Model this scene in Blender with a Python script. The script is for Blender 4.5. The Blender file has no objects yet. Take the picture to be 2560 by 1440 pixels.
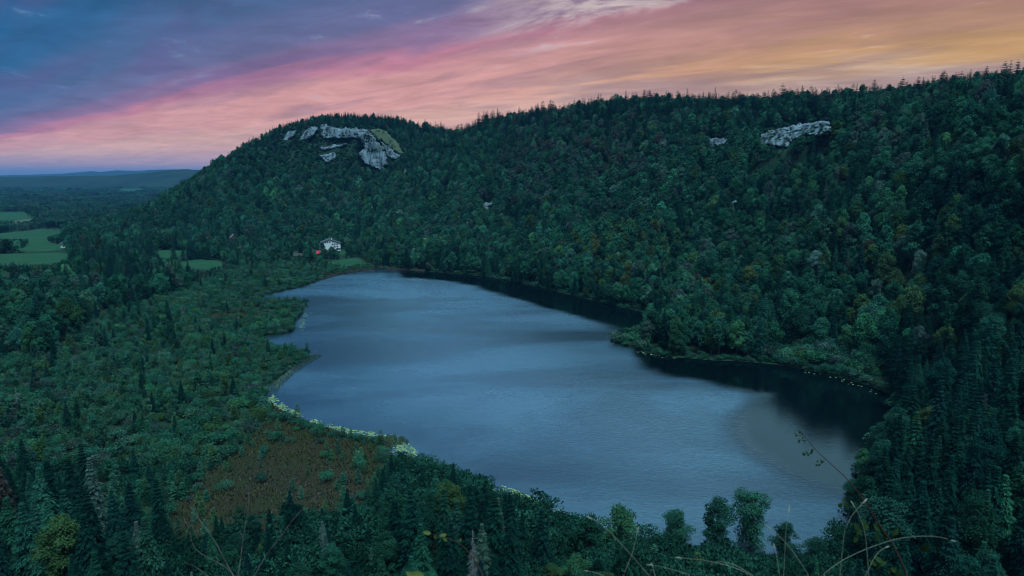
import bpy, bmesh, math, random
import numpy as np
from mathutils import Vector, Matrix
from mathutils.geometry import delaunay_2d_cdt

rad = math.radians
SC = bpy.context.scene
COL = SC.collection
rng = np.random.default_rng(11)
random.seed(5)

# ------------------------------------------------------------------ camera
EYE = 100.0                       # metres above the lake
FPX = 1707.0                      # focal length in pixels of a 2560 px wide frame
PITCH = 9.8
cam_d = bpy.data.cameras.new('camera')
cam_d.sensor_width = 36.0
cam_d.lens = 36.0 * FPX / 2560.0
cam_d.clip_start = 0.05
cam_d.clip_end = 60000.0
cam_d.dof.use_dof = True
cam_d.dof.focus_distance = 320.0
cam_d.dof.aperture_fstop = 5.0
cam = bpy.data.objects.new('camera', cam_d)
cam.location = (0, 0, EYE)
cam.rotation_euler = (rad(90 - PITCH), 0, 0)
COL.objects.link(cam)
SC.camera = cam
CP, SP = math.cos(rad(PITCH)), math.sin(rad(PITCH))


def ray(px, py):
    u, v = (px - 1280.0) / FPX, (720.0 - py) / FPX
    return np.array((u, CP + v * SP, -SP + v * CP))


def at(px, py, Y):                # the point at depth Y that the photograph shows at px, py
    d = ray(px, py)
    p = d * (Y / d[1])
    return np.array((p[0], p[1], EYE + p[2]))


def onz(px, py, z=0.0):           # the point at height z
    d = ray(px, py)
    return np.array((0, 0, EYE)) + d * ((z - EYE) / d[2])


def proj(P):                      # world points -> pixels of the 2560 frame, and depth
    P = np.asarray(P, float)
    x, y, z = P[..., 0], P[..., 1], P[..., 2] - EYE
    dep = y * CP - z * SP
    up = y * SP + z * CP
    dep_ = np.maximum(dep, 1e-3)
    return 1280 + FPX * x / dep_, 720 - FPX * up / dep_, dep


def lin(r, g, b):
    f = lambda c: c / 12.92 if c <= 0.04045 else ((c + 0.055) / 1.055) ** 2.4
    return (f(r / 255.0), f(g / 255.0), f(b / 255.0), 1.0)


# ------------------------------------------------------------------ node helpers
class NT:
    def __init__(s, tree):
        s.t = tree
        s.t.nodes.clear()

    def n(s, kind, ins=None, **kw):
        nd = s.t.nodes.new(kind)
        for k, v in kw.items():
            setattr(nd, k, v)
        for k, v in (ins or {}).items():
            sock = nd.inputs[k]
            if isinstance(v, bpy.types.NodeSocket):
                s.t.links.new(v, sock)
            else:
                sock.default_value = v
        return nd

    def m(s, op, a, b=0.0, c=None, clamp=False):
        ins = {0: a, 1: b}
        if c is not None:
            ins[2] = c
        return s.n('ShaderNodeMath', ins, operation=op, use_clamp=clamp).outputs[0]

    def dot(s, v, w):
        return s.n('ShaderNodeVectorMath', {0: v, 1: w}, operation='DOT_PRODUCT').outputs['Value']

    def ss(s, x, lo, hi, a=0.0, b=1.0):
        return s.n('ShaderNodeMapRange', {'Value': x, 'From Min': lo, 'From Max': hi, 'To Min': a, 'To Max': b}, interpolation_type='SMOOTHSTEP').outputs[0]

    def mix(s, f, a, b, blend='MIX'):
        nd = s.n('ShaderNodeMix', data_type='RGBA', blend_type=blend)
        for i, v in ((0, f), (6, a), (7, b)):
            if isinstance(v, bpy.types.NodeSocket):
                s.t.links.new(v, nd.inputs[i])
            else:
                nd.inputs[i].default_value = v
        return nd.outputs[2]

    def ramp(s, f, stops, mode='EASE'):
        nd = s.n('ShaderNodeValToRGB', {0: f})
        cr = nd.color_ramp
        cr.interpolation = mode
        while len(cr.elements) < len(stops):
            cr.elements.new(0.5)
        for e, (p, c) in zip(cr.elements, stops):
            e.position = p
            e.color = c
        return nd.outputs[0]

    def noise(s, vec, scale, detail=4.0, rough=0.55, dist=0.0):
        return s.n('ShaderNodeTexNoise', {'Vector': vec, 'Scale': scale, 'Detail': detail, 'Roughness': rough, 'Distortion': dist}).outputs[0]

    def out(s, sock, which='Surface', kind='ShaderNodeOutputMaterial'):
        o = s.n(kind)
        s.t.links.new(sock, o.inputs[which])
        return o


# ------------------------------------------------------------------ sky
SUN_AZ = 52.0                     # degrees to the right of the view: behind the wooded ridge
world = bpy.data.worlds.new('World')
SC.world = world
world.use_nodes = True
w = NT(world.node_tree)
dirv = w.n('ShaderNodeTexCoord').outputs['Generated']
STREET = rad(-44.5)               # the cloud streets run towards this azimuth
Av = (math.sin(STREET), math.cos(STREET), 0)
Bv = (math.cos(STREET), -math.sin(STREET), 0)
da, db = w.dot(dirv, Av), w.dot(dirv, Bv)
dz = w.dot(dirv, (0, 0, 1))
zz = w.m('ADD', w.m('MAXIMUM', dz, 0.0), 0.05)
pa = w.m('DIVIDE', da, zz)
pb = w.m('DIVIDE', db, zz)
deck = w.n('ShaderNodeCombineXYZ', {0: w.m('MULTIPLY', pa, 0.30), 1: pb, 2: 0.0}).outputs[0]
deck2 = w.n('ShaderNodeCombineXYZ', {0: w.m('MULTIPLY', pa, 0.55), 1: pb, 2: 3.7}).outputs[0]
n_big = w.noise(deck, 0.55, 3.0, 0.5, 0.3)
n_mid = w.noise(deck, 1.5, 5.0, 0.55, 0.5)
n_fine = w.noise(deck2, 2.6, 7.0, 0.62, 0.6)
n_streak = w.noise(w.n('ShaderNodeCombineXYZ', {0: w.m('MULTIPLY', da, 1.6), 1: w.m('MULTIPLY', db, 1.6), 2: w.m('MULTIPLY', dz, 17.0)}).outputs[0], 2.2, 6.0, 0.6, 0.5)
theta = w.m('ARCTAN2', w.m('MAXIMUM', dz, 0.0), db)            # 0 at the right-hand horizon, pi/2 overhead
theta = w.m('DIVIDE', theta, rad(90))
warp = w.m('ADD', w.m('MULTIPLY', w.m('SUBTRACT', n_big, 0.5), 0.07), w.m('MULTIPLY', w.m('SUBTRACT', n_mid, 0.5), 0.085))
th = w.m('ADD', theta, w.m('MULTIPLY', warp, w.ss(theta, 0.0, 0.14)))
D = 1 / 90.0
pink = w.ramp(th, [(0.0, lin(222, 172, 162)), (6.5 * D, lin(232, 182, 166)), (9.5 * D, lin(224, 164, 158)), (12.0 * D, lin(222, 162, 160)), (14.2 * D, lin(202, 134, 154)),
                   (16.0 * D, lin(150, 120, 156)), (21 * D, lin(106, 110, 152)), (28 * D, lin(80, 106, 150)), (38 * D, lin(50, 102, 150)), (56 * D, lin(24, 98, 150)), (1.0, lin(64, 124, 172))])
warm = w.ramp(th, [(0.0, lin(196, 160, 152)), (4.5 * D, lin(182, 158, 156)), (6.8 * D, lin(180, 152, 142)), (8.8 * D, lin(206, 160, 104)), (10.6 * D, lin(182, 138, 116)),
                   (13.0 * D, lin(168, 126, 118)), (16.5 * D, lin(150, 128, 136)), (22 * D, lin(116, 118, 144)), (32 * D, lin(86, 114, 152)), (60 * D, lin(60, 112, 158)), (1.0, lin(64, 124, 172))])
sunh = (math.sin(rad(SUN_AZ)), math.cos(rad(SUN_AZ)), 0)
hz = w.dot(dirv, sunh)
sky = w.mix(w.ss(hz, 0.50, 0.96), pink, warm)
# paler torn edges and darker bellies of the cloud deck
sky = w.mix(w.m('MULTIPLY', w.ss(n_fine, 0.60, 0.74), w.ss(dz, 0.05, 0.16, 0.0, 0.62)), sky, w.mix(w.ss(hz, 0.2, 0.9), lin(120, 165, 190), lin(216, 190, 184)))
sky = w.mix(w.m('MULTIPLY', w.ss(n_mid, 0.54, 0.38), w.ss(dz, 0.02, 0.12, 0.08, 0.42)), sky, w.mix(w.ss(hz, 0.3, 0.9), lin(92, 86, 138), lin(150, 116, 116)))
sky = w.mix(w.ss(w.m('MULTIPLY', w.m('ADD', w.m('MULTIPLY', n_mid, 0.6), w.m('MULTIPLY', n_big, 0.4)), w.m('MULTIPLY', w.ss(dz, 0.17, 0.27), w.ss(dz, 0.52, 0.36, 0.82, 1.0))), 0.42, 0.54, 0.0, 0.92), sky, lin(196, 220, 232))
# a torn opening in the deck lets the pale upper cloud through
gap = w.m('MULTIPLY', w.m('MULTIPLY', w.ss(th, 0.148, 0.172), w.ss(th, 0.235, 0.195)), w.m('MULTIPLY', w.ss(hz, 0.52, 0.72), w.ss(hz, 0.97, 0.86)))
sky = w.mix(w.m('MULTIPLY', gap, w.ss(n_fine, 0.42, 0.58, 0.0, 0.95)), sky, lin(208, 190, 188))
low = w.m('MULTIPLY', w.ss(hz, 0.6, 0.85), w.ss(dz, 0.17, 0.09))
sky = w.mix(w.m('MULTIPLY', low, w.ss(n_streak, 0.50, 0.66, 0.0, 0.7)), sky, lin(212, 192, 178))
sky = w.mix(w.m('MULTIPLY', low, w.ss(n_streak, 0.50, 0.34, 0.0, 0.6)), sky, lin(160, 138, 144))
# the deck thins out overhead to the clear, still bright sky
sky = w.mix(w.ss(dz, 0.44, 0.92), sky, lin(150, 196, 224))
mott = w.m('ADD', w.m('MULTIPLY', w.m('SUBTRACT', n_fine, 0.5), 0.75), w.m('ADD', w.m('MULTIPLY', w.m('SUBTRACT', n_streak, 0.5), 0.5), 1.0))
sky = w.n('ShaderNodeVectorMath', {0: sky, 'Scale': mott}, operation='SCALE').outputs[0]
# a thin mauve-blue band of dust lies on the horizon
sky = w.mix(w.ss(dz, 0.014, -0.004), sky, lin(112, 132, 172))
# away from the afterglow the dusk sky is dimmer
sky = w.mix(w.ss(w.dot(dirv, (-sunh[0] * 0.5, -1.0, 0.0)), 0.1, 1.1, 0.0, 0.35), sky, lin(40, 80, 120))
nish = w.n('ShaderNodeTexSky', sky_type='NISHITA', sun_disc=False, sun_elevation=rad(0.5), sun_rotation=rad(SUN_AZ), altitude=900.0)
bg1 = w.n('ShaderNodeBackground', {0: nish.outputs[0], 1: 0.004})
bg2 = w.n('ShaderNodeBackground', {0: sky, 1: 0.92})
w.out(w.n('ShaderNodeAddShader', {0: bg1.outputs[0], 1: bg2.outputs[0]}).outputs[0], kind='ShaderNodeOutputWorld')
world.cycles.sampling_method = 'MANUAL'
world.cycles.sample_map_resolution = 512

# the sun itself has gone behind the ridge; this soft cool lamp is added to light crowns and cliffs
FILL_AZ, FILL_EL = 158.0, 67.0
sun_d = bpy.data.lights.new('fill_light', 'SUN')
sun_d.energy = 3.3
sun_d.angle = rad(30)
sun_d.color = (0.60, 0.92, 1.0)
sun = bpy.data.objects.new('fill_light', sun_d)
sd = Vector((math.sin(rad(FILL_AZ)) * math.cos(rad(FILL_EL)), math.cos(rad(FILL_AZ)) * math.cos(rad(FILL_EL)), math.sin(rad(FILL_EL))))
sun.rotation_euler = sd.to_track_quat('Z', 'Y').to_euler()
sun.location = (300, 200, 600)
COL.objects.link(sun)

vs = SC.view_settings
vs.view_transform = 'Standard'
vs.look = 'None'
vs.exposure = 0.0
vs.gamma = 1.0
vs.use_curve_mapping = False
cy = SC.cycles
cy.max_bounces = 5
cy.diffuse_bounces = 2
cy.glossy_bounces = 2
cy.transmission_bounces = 2
cy.transparent_max_bounces = 4
cy.volume_bounces = 0
cy.use_denoising = True
cy.denoising_prefilter = 'ACCURATE'
cy.filter_width = 1.1
cy.caustics_reflective = False
cy.caustics_refractive = False
SC.render.film_transparent = False


# ------------------------------------------------------------------ materials
def new_mat(name):
    m = bpy.data.materials.new(name)
    m.use_nodes = True
    return m, NT(m.node_tree)


def plain(name, c1, c2=None, scale=3.0, rough=0.85, bump=0.0, coord='Object', spec=0.2):
    m, n = new_mat(name)
    tc = n.n('ShaderNodeTexCoord').outputs[coord]
    col = c1 + (1,) if len(c1) == 3 else c1
    ins = {'Roughness': rough, 'Specular IOR Level': spec}
    if c2 is not None:
        nz = n.noise(tc, scale, 5.0, 0.6)
        col = n.mix(n.ss(nz, 0.3, 0.7), c1 + (1,), c2 + (1,))
        if bump:
            ins['Normal'] = n.n('ShaderNodeBump', {'Height': nz, 'Strength': bump, 'Distance': 0.3}).outputs[0]
    ins['Base Color'] = col
    n.out(n.n('ShaderNodeBsdfPrincipled', ins).outputs[0])
    return m


def foliage(name, default):
    """Leaf material: the tree's own tint times the leaf's own variation, with a little light passing through."""
    m, n = new_mat(name)
    tint = n.n('ShaderNodeAttribute', attribute_name='tint', attribute_type='INSTANCER').outputs['Color']
    var = n.n('ShaderNodeAttribute', attribute_name='var', attribute_type='GEOMETRY').outputs['Fac']
    f = n.n('ShaderNodeMapRange', {'Value': var, 'To Min': 0.45, 'To Max': 1.55}).outputs[0]
    c = n.n('ShaderNodeVectorMath', {0: tint, 'Scale': f}, operation='SCALE').outputs[0]
    c = n.mix(n.m('MULTIPLY', var, 0.25), c, n.mix(1.0, c, (1.2, 1.1, 0.8, 1), 'MULTIPLY'))
    d = n.n('ShaderNodeBsdfDiffuse', {'Color': c})
    t = n.n('ShaderNodeBsdfTranslucent', {'Color': c})
    n.out(n.n('ShaderNodeMixShader', {0: 0.20, 1: d.outputs[0], 2: t.outputs[0]}).outputs[0])
    return m


MAT = {}
MAT['leaf'] = foliage('leaf', None)
MAT['bark'] = plain('bark', (0.05, 0.042, 0.035), (0.10, 0.09, 0.078), 4.0, 0.9)
MAT['pale_bark'] = plain('pale_bark', (0.30, 0.29, 0.27), (0.14, 0.13, 0.12), 6.0, 0.9)
MAT['dead_wood'] = plain('dead_wood', (0.22, 0.22, 0.22), (0.13, 0.12, 0.12), 5.0, 0.9)
MAT['twig'] = plain('twig', (0.045, 0.028, 0.025), (0.14, 0.13, 0.13), 28.0, 0.8)
MAT['briar'] = plain('briar_stem', (0.075, 0.028, 0.022), (0.045, 0.03, 0.02), 40.0, 0.6)
MAT['straw'] = plain('straw', (0.26, 0.26, 0.20), (0.16, 0.17, 0.13), 30.0, 0.7)
MAT['earth'] = plain('earth', (0.009, 0.028, 0.016), (0.016, 0.040, 0.022), 0.15, 0.95, 0.4)
MAT['white_wall'] = plain('white_wall', (0.82, 0.83, 0.82), (0.76, 0.78, 0.78), 0.6, 0.85)
MAT['slate'] = plain('slate_roof', (0.05, 0.06, 0.075), (0.09, 0.10, 0.12), 1.2, 0.7)
MAT['red_roof'] = plain('red_roof', (0.62, 0.03, 0.06), (0.50, 0.025, 0.05), 1.0, 0.6)
MAT['brown_roof'] = plain('brown_roof', (0.055, 0.040, 0.040), (0.075, 0.055, 0.055), 1.5, 0.8)
MAT['mauve_roof'] = plain('mauve_roof', (0.30, 0.16, 0.26), (0.22, 0.12, 0.19), 1.5, 0.8)
MAT['wood'] = plain('timber', (0.09, 0.055, 0.04), (0.14, 0.09, 0.065), 3.0, 0.8)
MAT['pane'] = plain('window_pane', (0.012, 0.016, 0.022), None, rough=0.12, spec=0.5)


def rock_mat():
    m, n = new_mat('limestone')
    tc = n.n('ShaderNodeTexCoord').outputs['Object']
    st = n.n('ShaderNodeMapping', {0: tc, 3: (1.0, 1.0, 0.16)}).outputs[0]
    streak = n.noise(st, 0.11, 6.0, 0.62, 0.3)
    bed = n.noise(n.n('ShaderNodeMapping', {0: tc, 3: (0.12, 0.12, 1.0)}).outputs[0], 0.2, 5.0, 0.65)
    big = n.noise(tc, 0.06, 4.0, 0.6)
    c = n.mix(n.ss(streak, 0.34, 0.56), (0.040, 0.054, 0.066, 1), (0.185, 0.235, 0.275, 1))
    crk = n.noise(n.n('ShaderNodeMapping', {0: tc, 3: (1.0, 1.0, 0.07)}).outputs[0], 0.22, 5.0, 0.7, 0.2)
    c = n.mix(n.m('MULTIPLY', n.ss(crk, 0.54, 0.64), 0.85), c, (0.030, 0.036, 0.040, 1))
    c = n.mix(n.m('MULTIPLY', n.ss(bed, 0.56, 0.66), 0.4), c, (0.07, 0.08, 0.09, 1))
    c = n.mix(n.m('MULTIPLY', n.ss(big, 0.50, 0.66), 0.6), c, (0.06, 0.085, 0.05, 1))
    b = n.n('ShaderNodeBump', {'Height': streak, 'Strength': 0.6, 'Distance': 2.0}).outputs[0]
    n.out(n.n('ShaderNodeBsdfPrincipled', {'Base Color': c, 'Roughness': 0.9, 'Specular IOR Level': 0.1, 'Normal': b}).outputs[0])
    return m


def meadow_mat(name, c1, c2, c3, k=1.0, mown=0.0):
    m, n = new_mat(name)
    tc = n.n('ShaderNodeTexCoord').outputs['Object']
    a = n.noise(tc, 0.035 * k, 4.0, 0.6)
    b = n.noise(tc, 0.35 * k, 4.0, 0.7)
    c = n.mix(n.ss(a, 0.3, 0.7), c1 + (1,), c2 + (1,))
    c = n.mix(n.m('MULTIPLY', n.ss(b, 0.5, 0.75), 0.6), c, c3 + (1,))
    if mown:
        wv = n.n('ShaderNodeTexWave', {'Vector': n.n('ShaderNodeMapping', {0: tc, 2: (0, 0, rad(35))}).outputs[0], 'Scale': 0.045, 'Distortion': 2.0, 'Detail': 2.0}).outputs['Fac']
        c = n.mix(n.m('MULTIPLY', wv, mown), c, c3 + (1,))
    n.out(n.n('ShaderNodeBsdfPrincipled', {'Base Color': c, 'Roughness': 0.95, 'Specular IOR Level': 0.05}).outputs[0])
    return m


def water_mat():
    """Reflecting water; 'wind' on the mesh says how open to the wind the surface lies (calm in the lee of the steep shore)."""
    m, n = new_mat('lake_water')
    tc = n.n('ShaderNodeTexCoord').outputs['Object']
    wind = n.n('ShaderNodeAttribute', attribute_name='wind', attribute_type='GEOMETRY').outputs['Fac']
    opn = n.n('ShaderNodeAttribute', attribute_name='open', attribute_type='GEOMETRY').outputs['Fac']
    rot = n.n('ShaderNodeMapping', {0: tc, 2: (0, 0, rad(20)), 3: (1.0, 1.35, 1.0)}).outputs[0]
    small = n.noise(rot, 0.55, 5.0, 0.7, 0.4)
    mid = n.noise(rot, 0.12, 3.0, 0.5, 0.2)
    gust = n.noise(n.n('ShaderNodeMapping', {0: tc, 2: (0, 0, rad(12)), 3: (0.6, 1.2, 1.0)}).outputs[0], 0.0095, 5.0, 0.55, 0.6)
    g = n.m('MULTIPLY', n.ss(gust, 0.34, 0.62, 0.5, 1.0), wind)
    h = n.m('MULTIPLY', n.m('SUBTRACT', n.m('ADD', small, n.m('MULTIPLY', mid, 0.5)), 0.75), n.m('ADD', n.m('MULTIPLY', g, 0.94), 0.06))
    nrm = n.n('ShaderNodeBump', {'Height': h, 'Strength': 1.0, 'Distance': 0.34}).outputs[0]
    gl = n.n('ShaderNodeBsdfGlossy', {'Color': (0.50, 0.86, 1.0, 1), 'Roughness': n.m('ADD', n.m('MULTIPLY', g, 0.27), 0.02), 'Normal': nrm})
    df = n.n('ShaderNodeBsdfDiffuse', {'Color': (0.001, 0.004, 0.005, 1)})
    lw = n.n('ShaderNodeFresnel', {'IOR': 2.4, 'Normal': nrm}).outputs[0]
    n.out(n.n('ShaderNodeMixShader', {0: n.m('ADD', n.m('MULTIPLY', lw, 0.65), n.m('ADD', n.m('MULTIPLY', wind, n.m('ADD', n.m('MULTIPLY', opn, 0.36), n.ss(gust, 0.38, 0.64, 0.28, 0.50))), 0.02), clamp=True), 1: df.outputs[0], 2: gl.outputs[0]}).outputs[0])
    return m


MAT['rock'] = rock_mat()
MAT['water'] = water_mat()
MAT['meadow'] = meadow_mat('meadow_grass', (0.015, 0.070, 0.034), (0.024, 0.088, 0.042), (0.034, 0.068, 0.036), 1.0, 0.4)
MAT['pale_field'] = meadow_mat('stubble_field', (0.10, 0.105, 0.08), (0.075, 0.10, 0.065), (0.12, 0.11, 0.085))
MAT['hill_grass'] = meadow_mat('dry_hill_grass', (0.070, 0.100, 0.055), (0.10, 0.125, 0.075), (0.22, 0.24, 0.20))
MAT['heath'] = meadow_mat('heath_ground', (0.032, 0.027, 0.015), (0.026, 0.034, 0.017), (0.042, 0.032, 0.026))
MAT['far_wood'] = meadow_mat('far_wooded_ground', (0.010, 0.026, 0.020), (0.024, 0.044, 0.026), (0.008, 0.018, 0.016), 0.1)


# ------------------------------------------------------------------ mesh helpers
def mesh_np(name, V, F, mats, mi=None, var=None, smooth=False):
    """V: n x 3, F: m x k (all faces with k corners)."""
    V = np.ascontiguousarray(V, np.float32)
    F = np.ascontiguousarray(F, np.int32)
    me = bpy.data.meshes.new(name)
    k = F.shape[1]
    me.vertices.add(len(V))
    me.vertices.foreach_set('co', V.ravel())
    me.loops.add(F.size)
    me.loops.foreach_set('vertex_index', F.ravel())
    me.polygons.add(len(F))
    me.polygons.foreach_set('loop_start', np.arange(0, F.size, k, dtype=np.int32))
    me.polygons.foreach_set('loop_total', np.full(len(F), k, np.int32))
    for m in mats:
        me.materials.append(m)
    if mi is not None:
        me.polygons.foreach_set('material_index', np.ascontiguousarray(mi, np.int32))
    me.polygons.foreach_set('use_smooth', np.full(len(F), smooth, bool))
    if var is not None:
        a = me.attributes.new('var', 'FLOAT', 'POINT')
        a.data.foreach_set('value', np.ascontiguousarray(var, np.float32))
    me.update(calc_edges=True)
    me.validate()
    return me


def link(name, me, parent=None, **props):
    o = bpy.data.objects.new(name, me)
    COL.objects.link(o)
    if parent is not None:
        o.parent = parent
    for k, v in props.items():
        o[k] = v
    return o


def tubes(paths, sides=5):
    """paths: list of (points n x 3, radii n). Returns V, F(quads)."""
    Vs, Fs, off = [], [], 0
    for P, R in paths:
        P = np.asarray(P, float)
        R = np.asarray(R, float)
        k = len(P)
        T = np.gradient(P, axis=0)
        T /= np.linalg.norm(T, axis=1)[:, None] + 1e-9
        ref = np.where(np.abs(T[:, 2:3]) > 0.9, np.array([[1.0, 0, 0]]), np.array([[0, 0, 1.0]]))
        U = np.cross(T, ref)
        U /= np.linalg.norm(U, axis=1)[:, None] + 1e-9
        W = np.cross(T, U)
        a = np.arange(sides) * 2 * math.pi / sides
        ring = P[:, None, :] + R[:, None, None] * (np.cos(a)[None, :, None] * U[:, None, :] + np.sin(a)[None, :, None] * W[:, None, :])
        Vs.append(ring.reshape(-1, 3))
        i = np.arange(k - 1)[:, None] * sides
        j = np.arange(sides)[None, :]
        j2 = (j + 1) % sides
        Fs.append(np.stack([i + j, i + j2, i + sides + j2, i + sides + j], -1).reshape(-1, 4) + off)
        off += k * sides
    return np.concatenate(Vs), np.concatenate(Fs)


def kites(P, Dr, Nm, L, W, fold=0.15):
    """Leaf sprays: kite-shaped quads at P pointing along Dr, facing Nm; lengths L, widths W."""
    Dr = Dr / (np.linalg.norm(Dr, axis=1)[:, None] + 1e-9)
    S = np.cross(Dr, Nm)
    S /= np.linalg.norm(S, axis=1)[:, None] + 1e-9
    N = np.cross(S, Dr)
    L, W = L[:, None], W[:, None]
    v0 = P
    v1 = P + Dr * L * 0.45 + S * W * 0.5 - N * W * fold
    v2 = P + Dr * L - N * L * 0.12
    v3 = P + Dr * L * 0.5 - S * W * 0.5 - N * W * fold
    V = np.stack([v0, v1, v2, v3], 1).reshape(-1, 3)
    F = np.arange(len(P) * 4).reshape(-1, 4)
    return V, F


def unit(g, n):
    v = g.normal(size=(n, 3))
    return v / np.linalg.norm(v, axis=1)[:, None]


def in_poly(px, py, poly):
    px, py = np.asarray(px, float), np.asarray(py, float)
    ins = np.zeros(px.shape, bool)
    n = len(poly)
    for i in range(n):
        x1, y1 = poly[i][0], poly[i][1]
        x2, y2 = poly[(i + 1) % n][0], poly[(i + 1) % n][1]
        c = ((y1 > py) != (y2 > py)) & (px < (x2 - x1) * (py - y1) / (y2 - y1 + 1e-12) + x1)
        ins ^= c
    return ins


def poly_dist(x, y, poly):
    d = np.full(np.shape(x), 1e9)
    n = len(poly)
    for i in range(n):
        ax, ay = poly[i][0], poly[i][1]
        bx, by = poly[(i + 1) % n][0], poly[(i + 1) % n][1]
        ex, ey = bx - ax, by - ay
        t = np.clip(((x - ax) * ex + (y - ay) * ey) / (ex * ex + ey * ey + 1e-9), 0, 1)
        d = np.minimum(d, np.hypot(x - ax - t * ex, y - ay - t * ey))
    return d


def vnoise(x, y, scale, seed=0, octaves=3):
    """Cheap smooth value noise in [-1, 1]."""
    out, amp, tot = 0.0, 1.0, 0.0
    for o in range(octaves):
        X, Y = np.asarray(x) / scale, np.asarray(y) / scale
        xi, yi = np.floor(X).astype(np.int64), np.floor(Y).astype(np.int64)
        fx, fy = X - xi, Y - yi
        fx, fy = fx * fx * (3 - 2 * fx), fy * fy * (3 - 2 * fy)

        def h(a, b):
            v = (a * 374761393 + b * 668265263 + (seed + o * 17) * 2147483647) & 0xFFFFFFFF
            v = ((v ^ (v >> 13)) * 1274126177) & 0xFFFFFFFF
            return ((v ^ (v >> 16)) & 0xFFFF) / 32767.5 - 1.0
        out = out + amp * ((h(xi, yi) * (1 - fx) + h(xi + 1, yi) * fx) * (1 - fy) + (h(xi, yi + 1) * (1 - fx) + h(xi + 1, yi + 1) * fx) * fy)
        tot += amp
        amp *= 0.5
        scale = scale * 0.5
    return out / tot


# ------------------------------------------------------------------ terrain
SHORE_PX = [(905, 677), (950, 672), (1000, 675), (1100, 681), (1200, 690), (1300, 706), (1400, 731), (1500, 756), (1600, 779), (1650, 790), (1668, 806), (1640, 822), (1590, 838), (1545, 848),
            (1533, 855), (1580, 873), (1640, 886), (1700, 894), (1770, 901), (1850, 903), (1950, 912), (2050, 932), (2150, 957), (2205, 977), (2240, 1002), (2236, 1050), (2200, 1100),
            (2165, 1150), (2140, 1200), (2135, 1260), (2120, 1330), (2070, 1385), (1990, 1408), (1900, 1412), (1790, 1408), (1700, 1392), (1640, 1365), (1540, 1335), (1430, 1316), (1330, 1272),
            (1230, 1232), (1150, 1204), (1070, 1174), (1005, 1148), (962, 1132), (958, 1104), (900, 1098), (850, 1090), (800, 1072), (740, 1054), (690, 1032), (664, 1012), (660, 985), (682, 957),
            (720, 927), (768, 896), (778, 884), (750, 880), (700, 877), (672, 862), (655, 842), (700, 836), (742, 826), (736, 802), (762, 774), (770, 758), (742, 752), (700, 757), (652, 753), (640, 744),
            (700, 729), (760, 717), (810, 697), (850, 685)]
shore = [onz(x, y)[:2] for x, y in SHORE_PX]
for _ in range(2):                                              # round the corners
    s2 = []
    for i in range(len(shore)):
        a, b = shore[i], shore[(i + 1) % len(shore)]
        s2 += [a * 0.78 + b * 0.22, a * 0.22 + b * 0.78]
    shore = s2
SHORE = np.array(shore)

CPTS = []


def cp(px, py, Y, drop=0.0):
    p = at(px, py, Y)
    CPTS.append((p[0], p[1], p[2] - drop))


for i in range(0, len(SHORE_PX), 2):
    p = onz(*SHORE_PX[i])
    CPTS.append((p[0], p[1], 0.8))
for x, y, z in [(-60, 150, 2), (-110, 150, 3), (-180, 230, 2), (-110, 260, 1.5), (-100, 340, 1.5), (-250, 320, 2), (-260, 420, 2), (-170, 470, 1.5), (-350, 520, 2), (-240, 600, 2), (-330, 680, 2),
                (-200, 690, 2), (-450, 720, 2), (-420, 860, 2), (-560, 900, 1), (-300, 800, 2), (-220, 800, 3), (-170, 780, 3), (-600, 700, 3), (-420, 400, 6), (-500, 550, 4), (-330, 250, 6), (-260, 150, 6),
                (0, 300, -3), (50, 300, -3), (0, 450, -3), (-30, 560, -3), (60, 230, -3), (110, 300, -3),
                (0, 0, 88), (0, 25, 50), (0, 60, 26), (0, 100, 10), (0, 140, 3), (-40, 30, 45), (-60, 70, 20), (-70, 110, 7), (50, 60, 28), (60, 105, 11), (75, 140, 5), (-120, 20, 45), (-180, 60, 18),
                (60, 0, 88), (130, 30, 78), (-60, -40, 85), (0, -100, 105), (100, -60, 105), (-200, -60, 70), (-300, 0, 40), (-400, 100, 18), (110, 130, 9), (125, 175, 8), (250, 100, 90), (180, 110, 42), (160, 150, 20)]:
    CPTS.append((x, y, z))
T = 20.0                                                        # canopy height to take off what the photograph shows
for px, py, Y in [(2560, 1000, 200), (2560, 720, 262), (2560, 430, 345), (2560, 178, 445), (2400, 850, 262), (2400, 430, 395), (2400, 200, 500), (2230, 720, 372), (2230, 430, 452), (2230, 252, 562),
                  (1900, 600, 525), (1900, 430, 605), (1900, 300, 745), (1600, 600, 592), (1600, 430, 742), (1600, 258, 905), (1300, 560, 762), (1300, 430, 905), (1300, 272, 1085), (1100, 560, 842),
                  (1100, 430, 1045), (1100, 346, 1265), (2070, 430, 525), (2070, 282, 645), (1750, 430, 672), (1750, 266, 820), (1450, 430, 820), (1450, 247, 990), (1200, 286, 1170), (1200, 430, 975)]:
    cp(px, py, Y, T + (5.0 if py < 335 else 0.0))
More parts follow.
